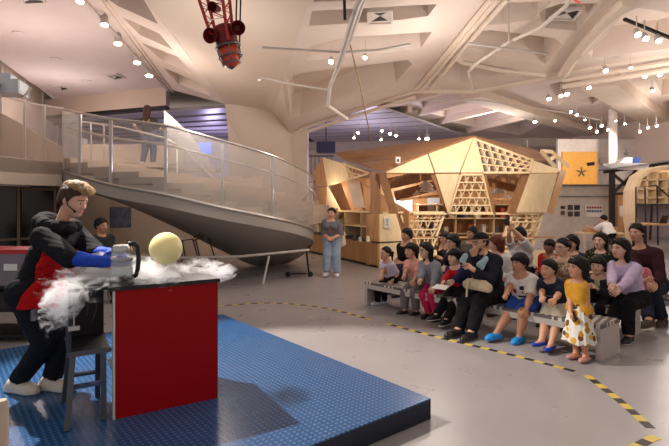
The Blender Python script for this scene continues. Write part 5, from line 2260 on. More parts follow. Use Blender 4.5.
sitter('boy in a navy T-shirt and beige shorts with clasped hands and blue sandals', 1.2, 0, 557, (548.5, 269), [(537.5, 353), (548, 354)], [(541, 315, 5.2), (547.5, 315, 5.15)],
       child=True, hh=.205, tone=(214, 162, 132), knee_out=.4, hair='short', hair_col=BLK, look=(-.86, -.5, -.02), vox=.0075,
       top=dict(mat=[cloth('navy cotton', (32, 38, 58)), cloth('grey print', (110, 116, 132))], t=.018, sleeve=.45, name='T_shirt', loose=.015, assign=chest_ids([(-.06, .05, -.02, -.006, 1)])),
       bottom=dict(mat=cloth('beige shorts', (206, 192, 172)), t=.02, len=.45, name='shorts', flare=.012),
       shoes=dict(mat=mat('deep blue sandal', (22, 62, 168), .5), t=.010, name='sandal', high=-.25), ruff=1.2)


def dress(A):
    S = A['new'](.0075)
    d, f, s, pel, ch = A['d'], A['f'], A['s'], A['pel'], A['chest']
    S.put(cone(pel + V(0, 0, .10), V(pel.x, pel.y, .20), .107, .175, (f, .9), cut=True), .02)
    S.ruffle(.012, 26, 12, (1, 1, .12))
    skin_mesh('skirt', S, print_cloth('floral skirt', (226, 222, 212), [(196, 140, 40), (120, 78, 44), (214, 170, 70), (90, 70, 40)], 13, .44), A['root'])


gp = P(579, 309.5, 5.22)
person('little girl standing in a dress with yellow top and white floral skirt', 1.07, gp, (-.93, -.37), P(577.5, 267.5, 5.2), [G(574.5, 358.5) + V(.02, 0, 0), G(584, 361.5) + V(.02, 0, 0)],
       [P(571, 322, 5.1), P(585, 322, 5.12)], hh=.205, tone=(206, 150, 118), child=True, female=True, hair='bob', hair_col=BLK, look=(-.95, -.22, .05), vox=.0075,
       top=dict(mat=cloth('mustard yellow', (216, 158, 52)), t=.014, sleeve=0, name='bodice', hem=-.02), shoes=dict(mat=mat('pink sandal', (206, 150, 140), .5), t=.007, name='sandal', high=-.3),
       extra=dress, elbow_out=.2, foot_dir=[(-.9, -.4, 0), (-.75, -.6, 0)])

# ---- middle row
sitter('man in a black T-shirt sitting behind the boy in the pink polo', 1.72, 1, 411, (406.5, 235.5), None, [rel(1, 411, 1.72, .05, .17, .07), rel(1, 411, 1.72, -.06, .2, .06)], tone=(196, 146, 118), hair='short', hair_col=BLK,
       look=(-.8, -.58, -.05), vox=.009, top=dict(mat=M_blackcloth, t=.018, sleeve=.8), bottom=dict(mat=cloth('dark jeans', (40, 44, 60))), shoes=dict(mat=M_black_shoe))
sitter('woman with glasses in a navy top behind the child in navy and red', 1.62, 1, 459, (452.5, 242), None, [rel(1, 459, 1.62, .03, .2, .07), rel(1, 459, 1.62, -.04, .22, .06)], female=True, tone=T_FAIR, hair='bob', hair_col=BLK,
       look=(-.9, -.42, -.05), vox=.009, extra=specs, top=dict(mat=cloth('dark navy knit', (34, 38, 56)), t=.02), bottom=dict(mat=M_blackcloth), shoes=dict(mat=M_black_shoe))
sitter('person with auburn hair in a white top behind the man in the cap', 1.6, 1, 503, (496.5, 243.5), None, None, female=True, tone=T_FAIR, hair='bob', hair_col=(96, 44, 28),
       look=(-.92, .38, 0), vox=.009, top=dict(mat=cloth('white blouse', (214, 208, 202), .05), t=.02), bottom=dict(mat=cloth('pink skirt cloth', (196, 120, 120))), shoes=dict(mat=M_black_shoe))
sitter('woman with glasses in a beige patterned blouse behind the boy in navy', 1.6, 1, 570, (562.5, 247), None, None, female=True, tone=T_FAIR, hair='slick', hair_col=BLK,
       look=(-.9, -.42, -.04), vox=.008, extra=specs, top=dict(mat=print_cloth('beige pattern', (176, 150, 126), [(120, 88, 70), (206, 186, 164), (90, 64, 56)], 40, .4), t=.02, sleeve=.6), bottom=dict(mat=M_blackcloth), shoes=dict(mat=M_black_shoe))


def open_jacket(A):
    c = A['chest'] + A['ft'] * .10 * A['H'] * 1.0
    S = A['new'](.007)
    B0 = A['new'](.007)
    A['torso'](S, .022)
    A['torso'](B0, .012)
    S.d = np.maximum(S.d, -B0.d)
    S.clip(A['chest'] + A['s'] * .035, A['s'])
    S.clip(A['chest'] - A['s'] * .035, -A['s'])
    S.clip(A['chest'], -A['ft'])
    S.clip(A['pel'] + A['d'] * .05, -A['d'])
    S.clip(A['neck'], A['d'])
    skin_mesh('inner_shirt', S, cloth('cream cotton', (206, 196, 170)), A['root'])


sitter('boy in a black jacket over a cream shirt beside the girl in the lavender shirt', 1.26, 1, 604, (598, 265.5), None, [rel(1, 604, 1.26, .05, .2, .1), rel(1, 604, 1.26, -.03, .2, .09)], child=True, hh=.215, tone=T_FAIR,
       hair='fringe', hair_col=BLK, look=(-.72, -.68, 0), vox=.0075, top=dict(mat=cloth('charcoal jacket', (50, 50, 56)), t=.018, name='jacket'), bottom=dict(mat=M_blackcloth),
       shoes=dict(mat=M_black_shoe), extra=open_jacket)
sitter('girl with long black hair in a lavender shirt and black trousers', 1.54, 1, 632, (620, 248.5), [(603, 345), (627, 343)], [(611, 290, 5.8), (616, 292, 5.78)], female=True, hh=.228, shoulders=.088 * 1.54,
       tone=(222, 176, 152), hair='long', hair_col=(22, 16, 16), look=(-.93, -.36, .02), vox=.0075, top=dict(mat=cloth('lavender shirt', (206, 184, 214), .07), t=.013, loose=.006, collar=True),
       bottom=dict(mat=M_blackcloth, t=.016), shoes=dict(mat=M_black_shoe, sole=M_sole, name='sneaker'), ruff=1.4, back=.36)
bp_ = P(647, 278, 6.62)
t = soft('backpack', [cone(bp_ + V(-.01, 0, -.08), bp_ + V(-.02, 0, .07), .085, .075, (AF, .6)), cone(bp_ - AF * .05 + V(0, 0, -.06), bp_ - AF * .05 + V(0, 0, .0), .05, .045)], cloth('dusty pink', (206, 122, 132)),
         'dusty pink backpack on the back of the girl in the lavender shirt', 'backpack', ruff=.003)
mb = MB()
mb.tube([bp_ + V(0, 0, .13), bp_ + AF * .12 + V(0, 0, .14), bp_ + AF * .14 + V(0, 0, .06)], .012, 6)
mb.build('strap', cloth('pale pink strap', (220, 150, 156)), t)

# ---- last row
sitter('woman with dark hair behind the woman in the navy top', 1.6, 2, 450, (445, 238.5), None, None, female=True, tone=T_MID, hair='bob', hair_col=(36, 26, 24), look=(-.85, -.5, 0), vox=.010,
       top=dict(mat=cloth('dark brown top', (52, 42, 42))), bottom=dict(mat=M_blackcloth), shoes=dict(mat=M_black_shoe))
sitter('man in an olive grey shirt behind the man in the cap', 1.68, 2, 475, (472, 233.5), None, None, tone=(190, 140, 112), hair='short', hair_col=BLK, look=(-.9, -.4, 0), vox=.010,
       top=dict(mat=cloth('olive grey', (104, 104, 92))), bottom=dict(mat=M_blackcloth), shoes=dict(mat=M_black_shoe))
ph_y = seat(2, 524).y - .42
sitter('woman in a pale grey T-shirt raising a phone with both hands to take a photo', 1.6, 2, 525, (519, 234.5), None, [(507.5, 228, ph_y), (512.5, 229, ph_y + .08)], female=True, tone=T_MID, hair='long', hair_col=(26, 20, 20),
       look=(-.88, -.45, .1), vox=.0085, top=dict(mat=cloth('pale grey cotton', (206, 204, 204), .06), t=.02, sleeve=.45, name='T_shirt'), bottom=dict(mat=M_blackcloth), shoes=dict(mat=M_black_shoe), elbow_out=.5, curl=1.3,
       palm=[(AF * -.3 + V(.3, 0, 0), V(0, 0, 1)), (AF * -.3 + V(-.3, 0, 0), V(0, 0, 1))])
pc_ = P(507.5, 221, ph_y - .03)
t = thing('phone', 'dark phone held up by the woman taking a photo', 'phone', pc_)
mb = MB()
Rp = Matrix.Rotation(math.atan2(AF.y, AF.x) + math.pi / 2, 3, 'Z')
mb.box(pc_, (.078, .011, .155), M=Rp, bev=.004)
mb.build('case', M_dark, t)
mb = MB()
mb.box(pc_ + AF * .007 + V(0, 0, .055), (.025, .004, .03), M=Rp)
mb.build('camera_lens', M_grey, t)
sitter('child with glasses in a red shirt in the last row', 1.32, 2, 551, (549.5, 246.5), None, None, child=True, tone=(150, 100, 76), hair='fringe', hair_col=BLK, look=(-.8, -.6, 0), vox=.009, extra=specs,
       top=dict(mat=cloth('red jersey', (176, 34, 36)), t=.02), bottom=dict(mat=M_blackcloth), shoes=dict(mat=M_black_shoe))
sitter('dark haired person in a dark blue top behind the woman in the beige blouse', 1.58, 2, 577, (571.5, 243), None, None, female=True, tone=T_MID, hair='bob', hair_col=BLK, look=(-.75, -.65, -.1), vox=.010,
       top=dict(mat=cloth('dark blue knit', (40, 56, 76))), bottom=dict(mat=M_blackcloth), shoes=dict(mat=M_black_shoe))
sitter('smiling woman with long dark hair in a black floral dress in the last row', 1.62, 2, 605, (600, 241), None, [rel(2, 605, 1.62, .04, .2, .08), rel(2, 605, 1.62, -.05, .2, .08)], female=True, tone=T_FAIR, hair='waves', hair_col=(28, 20, 20),
       look=(-.8, -.6, .05), vox=.008, top=dict(mat=print_cloth('dark floral', (28, 34, 32), [(110, 120, 84), (146, 110, 70), (60, 80, 64)], 30, .36), t=.022, sleeve=.5, name='dress'), bottom=dict(mat=M_blackcloth), shoes=dict(mat=M_black_shoe))
sitter('man in a dark maroon top and brown shoes at the near end of the row', 1.80, 2, 650, (636.5, 232.5), [(648, 332), (661, 326)], [(652, 286, 6.45), (655, 284, 6.55)], tone=(206, 156, 128), hair='short', hair_col=BLK,
       look=(-.86, -.5, 0), vox=.008, top=dict(mat=cloth('dark maroon', (58, 30, 34)), t=.022), bottom=dict(mat=cloth('dark jeans', (40, 44, 60)), t=.02), shoes=dict(mat=mat('brown shoe', (74, 56, 46), .6), sole=mat('tan sole', (150, 120, 96), .6), t=.012), back=.36)


# ---- standing woman, stair visitor, people beyond
def tote(A):
    pass


sp_ = P(332, 239, 11.1)
person('woman in grey T-shirt and pale jeans standing by the pavilion, hands clasped', 1.60, sp_, (-.25, -.97), P(331.5, 213.2, 11.05), [G(327, 276.5), G(337.5, 276.5)],
       [P(329, 238, 10.86), P(332.5, 238, 10.86)], hh=.235, female=True, tone=(206, 156, 128), hair='slick', hair_col=BLK, look=(-.3, -.95, -.05), vox=.0095,
       top=dict(mat=[cloth('grey marl', (112, 108, 112)), cloth('faded print', (150, 110, 106))], t=.025, sleeve=.5, name='T_shirt', loose=.02, hem=-.03, assign=chest_ids([(-.06, .06, -.06, .02, 1)])),
       bottom=dict(mat=cloth('pale jeans', (150, 164, 186)), t=.026, flare=.012), shoes=dict(mat=mat('white shoe', (206, 204, 214), .6), name='sneaker'), elbow_out=.6,
       foot_dir=[(-.35, -.93, 0), (-.1, -.99, 0)])
tb = P(341.5, 238.5, 11.12)
t = soft('tote_bag', [cone(tb + V(0, 0, -.10), tb + V(0, 0, .09), .095, .085, (V(0, 1, 0), .5)), cone(tb + V(-.02, 0, -.12), tb + V(.04, 0, -.12), .06, .06, (V(0, 1, 0), .5))], cloth('cream canvas', (226, 210, 180)),
         'cream canvas tote bag on the shoulder of the woman standing by the pavilion', 'bag', ruff=.004)
mb = MB()
mb.tube([tb + V(-.05, -.01, .15), tb + V(-.09, -.02, .36), tb + V(-.10, .03, .40), tb + V(-.03, .05, .15)], .011, 6)
mb.build('strap', M_dark, t)

wp = V(P(148.5, 135, 13.2).x, 13.2, 2.63 + .81)


def straps(A):
    mb = MB()
    for q in (1, -1):
        a = A['neck'] + A['s'] * q * .07 - A['d'] * .0
        mb.tube([a + A['f'] * .10, a + A['d'] * .035 - A['f'] * .01, a - A['d'] * .12 - A['f'] * .135, A['chest'] + A['s'] * q * .05 - A['f'] * .155], .013, 6)
    mb.build('strap', cloth('ochre strap', (190, 150, 70)), A['root'])


person('woman with long brown hair climbing the stair, seen from behind', 1.58, wp, (.05, 1), P(147.5, 110.5, 13.25), [V(wp.x + .10, 13.25, 2.63), V(wp.x - .12, 13.1, 2.63)],
       [P(159, 125, 13.5), P(138, 130, 13.3)], hh=.235, female=True, hair='long', hair_col=(58, 34, 24), vox=.0095, base_z=2.63, look=(.1, 1, -.15),
       top=dict(mat=cloth('dark tee', (54, 48, 48)), sleeve=.45, name='T_shirt', loose=.01), bottom=dict(mat=cloth('grey blue jeans', (98, 100, 122)), t=.016), shoes=dict(mat=mat('white shoe', (206, 204, 214), .6)), extra=straps, elbow_out=.5)


def stool(c, h, label):
    t = thing('stool', label, 'stool', V(c.x, c.y, 0))
    mb = MB()
    mb.lathe([(.17, h - .04), (.18, h - .03), (.18, h - .005), (.165, h), (0, h)], V(c.x, c.y, 0), 20)
    mb.build('seat', M_dark, t)
    for k in range(4):
        q = math.pi / 4 + k * math.pi / 2
        mb = MB()
        mb.tube([V(c.x + .11 * math.cos(q), c.y + .11 * math.sin(q), h - .04), V(c.x + .18 * math.cos(q), c.y + .18 * math.sin(q), 0)], .014)
        mb.build('leg', M_grey, t)


bp2 = P(98, 262, 8.3)
bp2.z = .58
stool(bp2, .47, 'dark stool under the man sitting beyond the presenter')
person('man with short dark hair sitting beyond the presenter, only head and shoulders showing', 1.74, bp2, (.9, -.43), P(101.5, 225.5, 8.25), [V(bp2.x + .38, 8.1, 0), V(bp2.x + .42, 8.3, 0)],
       [V(bp2.x + .3, 8.0, .7), V(bp2.x + .35, 8.2, .7)], tone=T_TAN, hair='short', hair_col=BLK, look=(.9, -.4, -.1), vox=.010,
       top=dict(mat=cloth('grey black tee', (48, 46, 50)), sleeve=.45), bottom=dict(mat=M_blackcloth), shoes=dict(mat=M_black_shoe))
wt = P(610, 240, 16.2)
wt.z = .58
stool(wt, .47, 'dark stool under the man in the white T-shirt at the far work table')
person('man in a white T-shirt sitting at the far work table with his back turned', 1.74, wt, (-.45, .89), P(603.5, 219, 16.4), [V(wt.x - .3, 16.5, 0), V(wt.x - .1, 16.6, 0)],
       [V(wt.x - .1, 16.75, .78), V(wt.x - .45, 16.7, .78)], tone=T_MID, hair='short', hair_col=BLK, look=(-.7, .7, -.3), vox=.012,
       top=dict(mat=cloth('bright white tee', (236, 234, 230), .04), sleeve=.42, name='T_shirt', loose=.02, t=.03), bottom=dict(mat=M_blackcloth), shoes=dict(mat=M_black_shoe))
# ---------------------------------------------------------------- lamps, vents, pipes and the red lattice hanging overhead
M_head = mat('white lamp housing', (206, 200, 194), .5)


def track_light(p, aim, r, label, group='ceiling track lights', stem=.18, lit=True):
    p = Vector(p)
    a = (Vector(aim) - p).normalized()
    t = thing('ceiling_track_light', label, 'light', p, group)
    mb = MB()
    mb.lathe([(r * .55, -r * 2.6), (r * .75, -r * 2.4), (r, -.2 * r), (r, 0), (r * .86, 0), (r * .86, -r * .3), (0, -r * .3)], p, 14, axis=a)
    mb.build('housing', M_head, t)
    mb = MB()
    mb.lathe([(0, -r * .25), (r * .84, -r * .25), (r * .7, -r * .08), (0, -r * .02)], p, 14, axis=a)
    mb.build('lens', M_lamp if lit else M_dark, t)
    mb = MB()
    mb.tube([p - a * r * 1.5, p - a * r * 1.5 + V(0, 0, stem)], r * .16, 6)
    mb.build('stem', M_head, t)
    return t


# rail with lamps along the edge of the plain ceiling
zt = zplane(5.85)
mb = MB()
mb.bar(on(76, -9, zt), on(163, 86, zt), .05, .05)
solo('ceiling_track', mb, M_lgrey, 'long pale lighting track along the open edge of the plain ceiling', 'track')
LBL = ['first', 'second', 'third', 'fourth', 'fifth']
for k, (u, v) in enumerate(((80, 2), (104.5, 25), (118, 44), (137, 63), (149, 76))):
    p = on(u, v, zplane(5.68))
    track_light(p, (p.x + .6, p.y - 1.5, 0), .085 + .012 * k, LBL[k] + ' lamp from the top of the photo on the track along the plain ceiling', stem=.2)
for k, (u, v, l) in enumerate(((20, 33.5, False), (56, 59, True), (86.5, 81, True))):
    p = on(u, v, zplane(5.985))
    t = thing('ceiling_downlight', ['unlit round downlight in the plain ceiling', 'lit round downlight in the middle of the plain ceiling', 'lit round downlight near the bulkhead of the plain ceiling'][k], 'light', p)
    mb = MB()
    mb.lathe([(.14, .012), (.17, .012), (.17, -.01), (.14, -.01)], p, 20)
    mb.build('trim_ring', M_white, t)
    mb = MB()
    mb.lathe([(0, .0), (.14, .0), (.14, .01), (0, .01)], p, 20)
    mb.build('lens', M_lamp if l else M_lgrey, t)


def vent(pts, pl, label, diamond=True):
    q = [on(u, v, pl) for u, v in pts]
    c = sum(q, V(0, 0, 0)) / 4
    t = thing('ceiling_vent', label, 'vent', c, 'ceiling vents')
    mb = MB()
    o = [p + V(0, 0, -.03) for p in q]
    i_ = [c + (p - c) * .82 + V(0, 0, -.03) for p in q]
    up = V(0, 0, .06)
    for k in range(4):
        l = (k + 1) % 4
        mb.loft([o[k], o[l], i_[l], i_[k]], [o[k] + up, o[l] + up, i_[l] + up, i_[k] + up])
    mb.build('frame', M_lgrey, t)
    mb = MB()
    i2 = [c + (p - c) * .82 + V(0, 0, .0) for p in q]
    cc = c + V(0, 0, .02)
    for k in range(4):
        l = (k + 1) % 4
        mb.loft([i2[k], i2[l], cc], [i2[k] + V(0, 0, .05), i2[l] + V(0, 0, .05), cc + V(0, 0, .05)], k % 2)
    mb.build('louvre', [M_dark, M_lgrey], t)


vent([(367, 11), (393, 9), (393, 23), (367, 24)], PL_S, 'square vent with dark triangles in the vault beside the white pipe')
vent([(548, 19), (562, 9), (584, 8), (574, 20)], PL_R, 'square vent with dark triangles in the coffer between the two great ribs')
vent([(588, 93), (597, 87), (611, 86), (606, 92)], PL_F, 'dark vent in the far ceiling beyond the great rib')
zc2 = zplane(5.98)
vent([(106, 75), (117, 73.5), (126, 78), (115, 79.5)], zc2, 'flat grey vent in the plain ceiling near the lighting track')
vent([(52, 86.5), (62, 85.5), (71, 89), (61, 90.5)], zc2, 'flat grey vent in the plain ceiling near the gallery wall')
vent([(18, -5), (40, -6), (46, 2), (24, 3)], zc2, 'flat grey vent in the plain ceiling at the top edge of the photo')


def pipe(label, pts, r, m, name='ceiling_pipe', cat='pipe'):
    mb = MB()
    mb.tube([P(*p) for p in pts], r, 8)
    solo(name, mb, m, label, cat)


pipe('white conduit dropping in a bend from the vault beside the lamps', [(372, -14, 7.6), (363, 2, 8), (349, 42, 8.8), (336, 72, 9.6), (329.5, 88, 10), (328, 106, 10.2), (347, 119, 11)], .04, M_lgrey)
pipe('bright cable bundle along the top of the bent white conduit', [(368, -14, 7.5), (358, 4, 7.85), (352, 22, 8.2), (345, 45, 8.6), (338, 66, 9.1)], .055, M_lgrey)
pipe('thin white rod running out of the pylon towards the vault lamps', [(262, 47.5, 8.2), (340, 52, 8.8), (378, 50, 9), (410, 44, 9.2)], .022, M_lgrey)
pipe('thin white rod curving out of the lower pylon to the bent conduit', [(259, 80, 9.3), (263, 77.5, 9.5), (290, 84, 9.8), (329, 90, 10)], .022, M_lgrey)
pipe('thin brown cable hanging from the vault towards the pavilion', [(350, 44, 8.9), (360, 85, 10.2), (371, 140, 12.3)], .014, mat('brown cable', (150, 120, 84), .6))
pipe('black cable with clamps hanging beside the white conduit', [(344, -8, 8), (345, 20, 8)], .025, M_dark, 'hanging_cable', 'cable')
pipe('white pipe slanting down across the coffer between the great ribs', [(572, -6, 8.5), (566, 6, 8.8), (540, 28, 9.6), (509, 42, 10.2), (476, 64, 11.2), (469, 71, 11.6), (472, 88, 12.4)], .038, M_lgrey)
pipe('thin white rail hanging under the middle coffer', [(467, 43, 9.9), (548, 54, 10.4)], .025, M_lgrey)
pipe('thin upright rod carrying the slanting white pipe', [(508, -8, 9.9), (509, 41, 10.1)], .018, M_lgrey)
pipe('thin red cable at the top of the photo under the vault', [(560, -8, 7.2), (580, 3, 7.4)], .012, mat('red cable', (180, 50, 40), .5))
pipe('long lighting rail below the far ceiling over the pavilion', [(385, 101, 14), (480, 100, 14.5), (560, 112, 16), (600, 120, 17)], .02, M_lgrey)
pipe('upright steel rod beside the pavilion roof end', [(527, 140, 15), (528, 152, 15)], .015, M_lgrey)

# lamps under the vault and far away
spots = [(331, 62, 9.6, .075, 'bright lamp on the bent white conduit'), (365, 58, 9.2, .06, 'white lamp aimed sideways between the white conduit and the great rib'),
         (606, 71, 11.5, .085, 'bright lamp at the foot of the second great rib'), (631, 68, 12, .06, 'small lamp next to the lamp at the foot of the second great rib'),
         (638, 35, 9, .085, 'lamp on the short rail in the bright coffer, closest to the great rib'), (646, 39, 9.1, .085, 'middle of three lamps on the short rail inside the bright coffer'),
         (659, 41, 9.2, .085, 'last of three lamps on the short rail inside the bright coffer, by the photo edge'),
         (660, 75, 13, .09, 'outer lamp of a pair near the photo edge below the bright coffer'), (645, 77, 13, .075, 'inner lamp of a pair near the photo edge below the bright coffer'),
         (653, 91, 14, .08, 'lamp alone below the pair near the photo edge'),
         (589, 88, 14, .085, 'bright lamp beside the dark vent of the far ceiling'), (567, 94.5, 14, .1, 'brightest of three lamps in a row under the far ceiling'),
         (561, 96, 14, .085, 'middle of three lamps in a row under the far ceiling'), (549, 99, 14, .09, 'outer lamp of the row of three under the far ceiling, towards the pavilion'),
         (535, 122, 15, .085, 'single lamp hanging over the lattice slope of the pavilion'), (571, 112, 16, .07, 'upper lamp of a pair over the end of the pavilion roof'),
         (577, 115, 16, .07, 'lower lamp of a pair over the end of the pavilion roof'),
         (427, 139, 17, .11, 'bright lamp low over the brown pavilion roof'), (419, 139, 17, .06, 'small lamp beside the bright lamp low over the brown pavilion roof'),
         (358, 133, 17, .08, 'lamp nearest the pylon in the cluster under the grey metal ceiling'), (354, 138, 17, .06, 'lower small lamp in the cluster under the grey metal ceiling near the pylon'),
         (382, 131, 17, .08, 'upper lamp in the middle of the cluster under the grey metal ceiling'), (390, 134, 17, .085, 'bright lamp in the middle of the cluster under the grey metal ceiling'),
         (396, 136, 17, .075, 'last lamp of the cluster under the grey metal ceiling'), (381, 140, 17, .06, 'lower lamp in the middle of the cluster under the grey metal ceiling'),
         (555, 121, 18, .07, 'small lamp just over the far end of the pavilion roof'), (590, 128, 19, .09, 'lamp over the orange exhibit panel, first of the far row'),
         (597, 132, 19, .08, 'lamp over the orange exhibit panel, second of the far row'), (602, 126, 19, .09, 'lamp over the orange exhibit panel, third and higher in the far row'),
         (608, 130, 19, .08, 'lamp just beside the white column'), (640, 132, 18, .07, 'lamp over the white model boat'), (648, 128, 18, .075, 'lamp over the curved plywood shelving, inner'),
         (657, 126, 18, .075, 'lamp over the curved plywood shelving, outer'), (585, 120, 18, .06, 'small lamp under the far ceiling above the far row of lamps'),
         (616, 121, 19, .06, 'small lamp high beside the white column'), (625, 124, 19, .07, 'lamp between the white column and the curved shelving')]
for u, v, Y, r, lb in spots:
    p = P(u, v, Y)
    track_light(p, (p.x - .4, p.y - 2.2, p.z - 2.6), r * .78, lb, stem=.3)
mb = MB()
mb.bar(P(624, 19, 9.1), P(680, 42, 9.4), .05, .05)
solo('ceiling_track', mb, M_dark, 'short dark lighting rail inside the bright coffer', 'track')

# projector under the gallery ceiling
p = P(4, 88, 8.2)
t = thing('projector', 'white projector hanging on a bracket before the gallery wall', 'projector', p)
mb = MB()
mb.box(p, (.62, .5, .22), .25, bev=.02)
mb.build('casing', mat('projector white', (206, 212, 218), .4), t)
mb = MB()
mb.lathe([(.07, 0), (.08, .06), (.055, .06), (.05, .02), (0, .02)], p + V(.05, -.27, -.02), 18, axis=(.2, -1, 0))
l_ = mb.build('lens_barrel', M_dark, t)
mb = MB()
mb.lathe([(0, .03), (.05, .03), (.04, .045), (0, .05)], p + V(.05, -.27, -.02), 18, axis=(.2, -1, 0))
mb.build('lens_glass', mat('lens glass', (60, 60, 84), .1), l_)
mb = MB()
mb.box(p + V(0, 0, .17), (.3, .3, .1), .25, bev=.01)
mb.bar(p + V(0, .1, .17), p + V(-1.6, .3, .2), .08, .06)
mb.build('bracket', mat('projector white', (206, 212, 218), .4), t)
mb = MB()
mb.bar(p + V(.25, .1, -.16), p + V(.42, .05, .02), .04, .02)
mb.build('arm', M_lgrey, t)

# red lattice mast with horns
RY = 6.6
t = thing('lattice_mast', 'red lattice mast with round horns hanging upside down in front of the pylon', 'mast', P(229, 68, RY))
M_rd = mat('signal red', (176, 34, 26), .4, var=.08)
M_rd2 = mat('deep red', (110, 14, 16), .5)
M_or = mat('orange red tank', (206, 76, 44), .35)
X = lambda u, v, dy=0.0: P(u, v, RY + dy)
a0, a1 = X(205, -18, 0), X(222.5, 30, 0)
ax = (X(231.5, 66) - X(212, -10)).normalized()
rails = [(X(197, -6, -.1), X(210.5, 34, -.08)), (X(222, -6, -.2), X(228, 40, -.16)), (X(229, -6, .1), X(233, 34, .1)), (X(206, -6, .25), X(216, 34, .2))]
for a, b in rails:
    mb = MB()
    mb.tube([a, b], .022)
    mb.build('rail', M_rd, t)
pairs = [(0, 1), (1, 2), (2, 3), (3, 0)]
for i, j in pairs:
    pth = []
    for k in range(7):
        r_ = rails[i if k % 2 == 0 else j]
        pth.append(r_[0].lerp(r_[1], k / 6))
    mb = MB()
    mb.tube(pth, .012, 6)
    mb.build('lacing', M_rd, t)
c1_ = X(226, 38)
mb = MB()
mb.lathe([(.12, -.16), (.15, -.13), (.15, .12), (.13, .15), (0, .15)], c1_, 24, axis=ax)
mb.build('drum', M_rd2, t)
for c_, r_ in ((X(228, 47), .165), (X(230.5, 57), .155), (X(231.5, 63.5), .12)):
    mb = MB()
    mb.tube([c_ + Matrix.Rotation(q, 3, ax) @ ax.orthogonal().normalized() * r_ for q in (2 * math.pi * k / 24 for k in range(24))], .012, 6, closed=True)
    mb.build('guard_ring', M_grey, t)
mb = MB()
c2_ = X(230, 56)
mb.lathe([(.11, -.12), (.125, -.10), (.125, .09), (.09, .13), (.02, .16), (0, .16)], c2_, 24, axis=ax)
mb.build('beacon', M_or, t)
o1 = ax.orthogonal().normalized()
for k in range(6):
    q = Matrix.Rotation(2 * math.pi * k / 6, 3, ax) @ o1
    mb = MB()
    mb.tube([X(228, 47) + q * .165, X(230.5, 57) + q * .155, X(231.5, 63.5) + q * .12, X(232, 69) + q * .01], .008, 6)
    mb.build('guard_bar', M_grey, t)
for (u, v, r_, d_) in ((209.6, 35.5, 7.6, (-.35, -1, -.25)), (238, 27.8, 7.2, (.3, -1, -.3)), (212, 7, 5.4, (-.3, -1, -.2))):
    c_ = X(u, v, -.16)
    r_ = r_ / F * RY
    mb = MB()
    mb.lathe([(.02, -.20), (r_ * .55, -.17), (r_ * .9, -.06), (r_, 0), (r_ * .93, 0), (r_ * .8, -.06), (r_ * .4, -.13), (0, -.14)], c_, 24, axis=d_)
    mb.build('horn', M_rd2, t)
for u in (237, 241):
    mb = MB()
    mb.tube([X(u, -14, .1), X(u - 1.5, 44, .1)], .012, 6)
    mb.build('hanger_rod', M_dark, t)

# ---------------------------------------------------------------- cold fog pouring over the table
fog_m = bpy.data.materials.new('cold fog')
fog_m.use_nodes = True
nt = fog_m.node_tree
N, L = nt.nodes, nt.links
N.remove(N['Principled BSDF'])
SC.cycles.volume_bounces = 4
vs_ = N.new('ShaderNodeVolumePrincipled')
vs_.inputs['Color'].default_value = (.97, .97, .98, 1)
vs_.inputs['Anisotropy'].default_value = .3
tc = N.new('ShaderNodeTexCoord')
mp = N.new('ShaderNodeMapping')
mp.inputs['Scale'].default_value = (1, 1, 1.8)
L.new(tc.outputs['Object'], mp.inputs['Vector'])
nz = N.new('ShaderNodeTexNoise')
nz.inputs['Scale'].default_value = 8.5
nz.inputs['Detail'].default_value = 6
nz.inputs['Roughness'].default_value = .62
nz.inputs['Distortion'].default_value = 1.6
L.new(mp.outputs['Vector'], nz.inputs['Vector'])
FOGC = pod(.27, .33, PT + .03)
lens = []
for cen, rad in ((pod(.30, .34, PT + .03), (.66, .44, .16)), (pod(-.30, .04, PT - .06), (.26, .20, .26)), (pod(.02, .36, PT + .04), (.36, .2, .14)), (pod(-.02, .46, PT + .10), (.42, .28, .22)), (pod(.86, .38, PT + .0), (.26, .24, .13))):
    m2 = N.new('ShaderNodeMapping')
    m2.vector_type = 'TEXTURE'
    m2.inputs['Location'].default_value = cen - FOGC
    m2.inputs['Rotation'].default_value = (0, 0, rp)
    m2.inputs['Scale'].default_value = rad
    L.new(tc.outputs['Object'], m2.inputs['Vector'])
    ln = N.new('ShaderNodeVectorMath')
    ln.operation = 'LENGTH'
    L.new(m2.outputs['Vector'], ln.inputs[0])
    lens.append(ln.outputs['Value'])
while len(lens) > 1:
    mn = N.new('ShaderNodeMath')
    mn.operation = 'MINIMUM'
    L.new(lens.pop(), mn.inputs[0])
    L.new(lens.pop(), mn.inputs[1])
    lens.append(mn.outputs[0])
fl_ = N.new('ShaderNodeMapRange')
fl_.inputs['From Min'].default_value = .25
fl_.inputs['From Max'].default_value = 1.0
fl_.inputs['To Min'].default_value = .08
fl_.inputs['To Max'].default_value = -.28
L.new(lens[0], fl_.inputs['Value'])
ct = N.new('ShaderNodeMath')
ct.operation = 'MULTIPLY_ADD'
ct.inputs[1].default_value = 1.7
ct.inputs[2].default_value = -.33
L.new(nz.outputs['Fac'], ct.inputs[0])
ad = N.new('ShaderNodeMath')
L.new(ct.outputs[0], ad.inputs[0])
L.new(fl_.outputs['Result'], ad.inputs[1])
mr = N.new('ShaderNodeMapRange')
mr.inputs['From Min'].default_value = .42
mr.inputs['From Max'].default_value = .74
mr.inputs['To Min'].default_value = 0
mr.inputs['To Max'].default_value = 30
L.new(ad.outputs[0], mr.inputs['Value'])
L.new(mr.outputs['Result'], vs_.inputs['Density'])
L.new(vs_.outputs['Volume'], N['Material Output'].inputs['Volume'])
pr = []
rs = random.Random(11)
for k in range(26):
    x = -.30 + 1.15 * rs.random()
    y = .05 + .6 * rs.random()
    pr.append(ell(pod(x, y, PT + .01 + .03 * rs.random()), np.eye(3), (.10 + .06 * rs.random(), .10 + .05 * rs.random(), .035 + .04 * rs.random())))
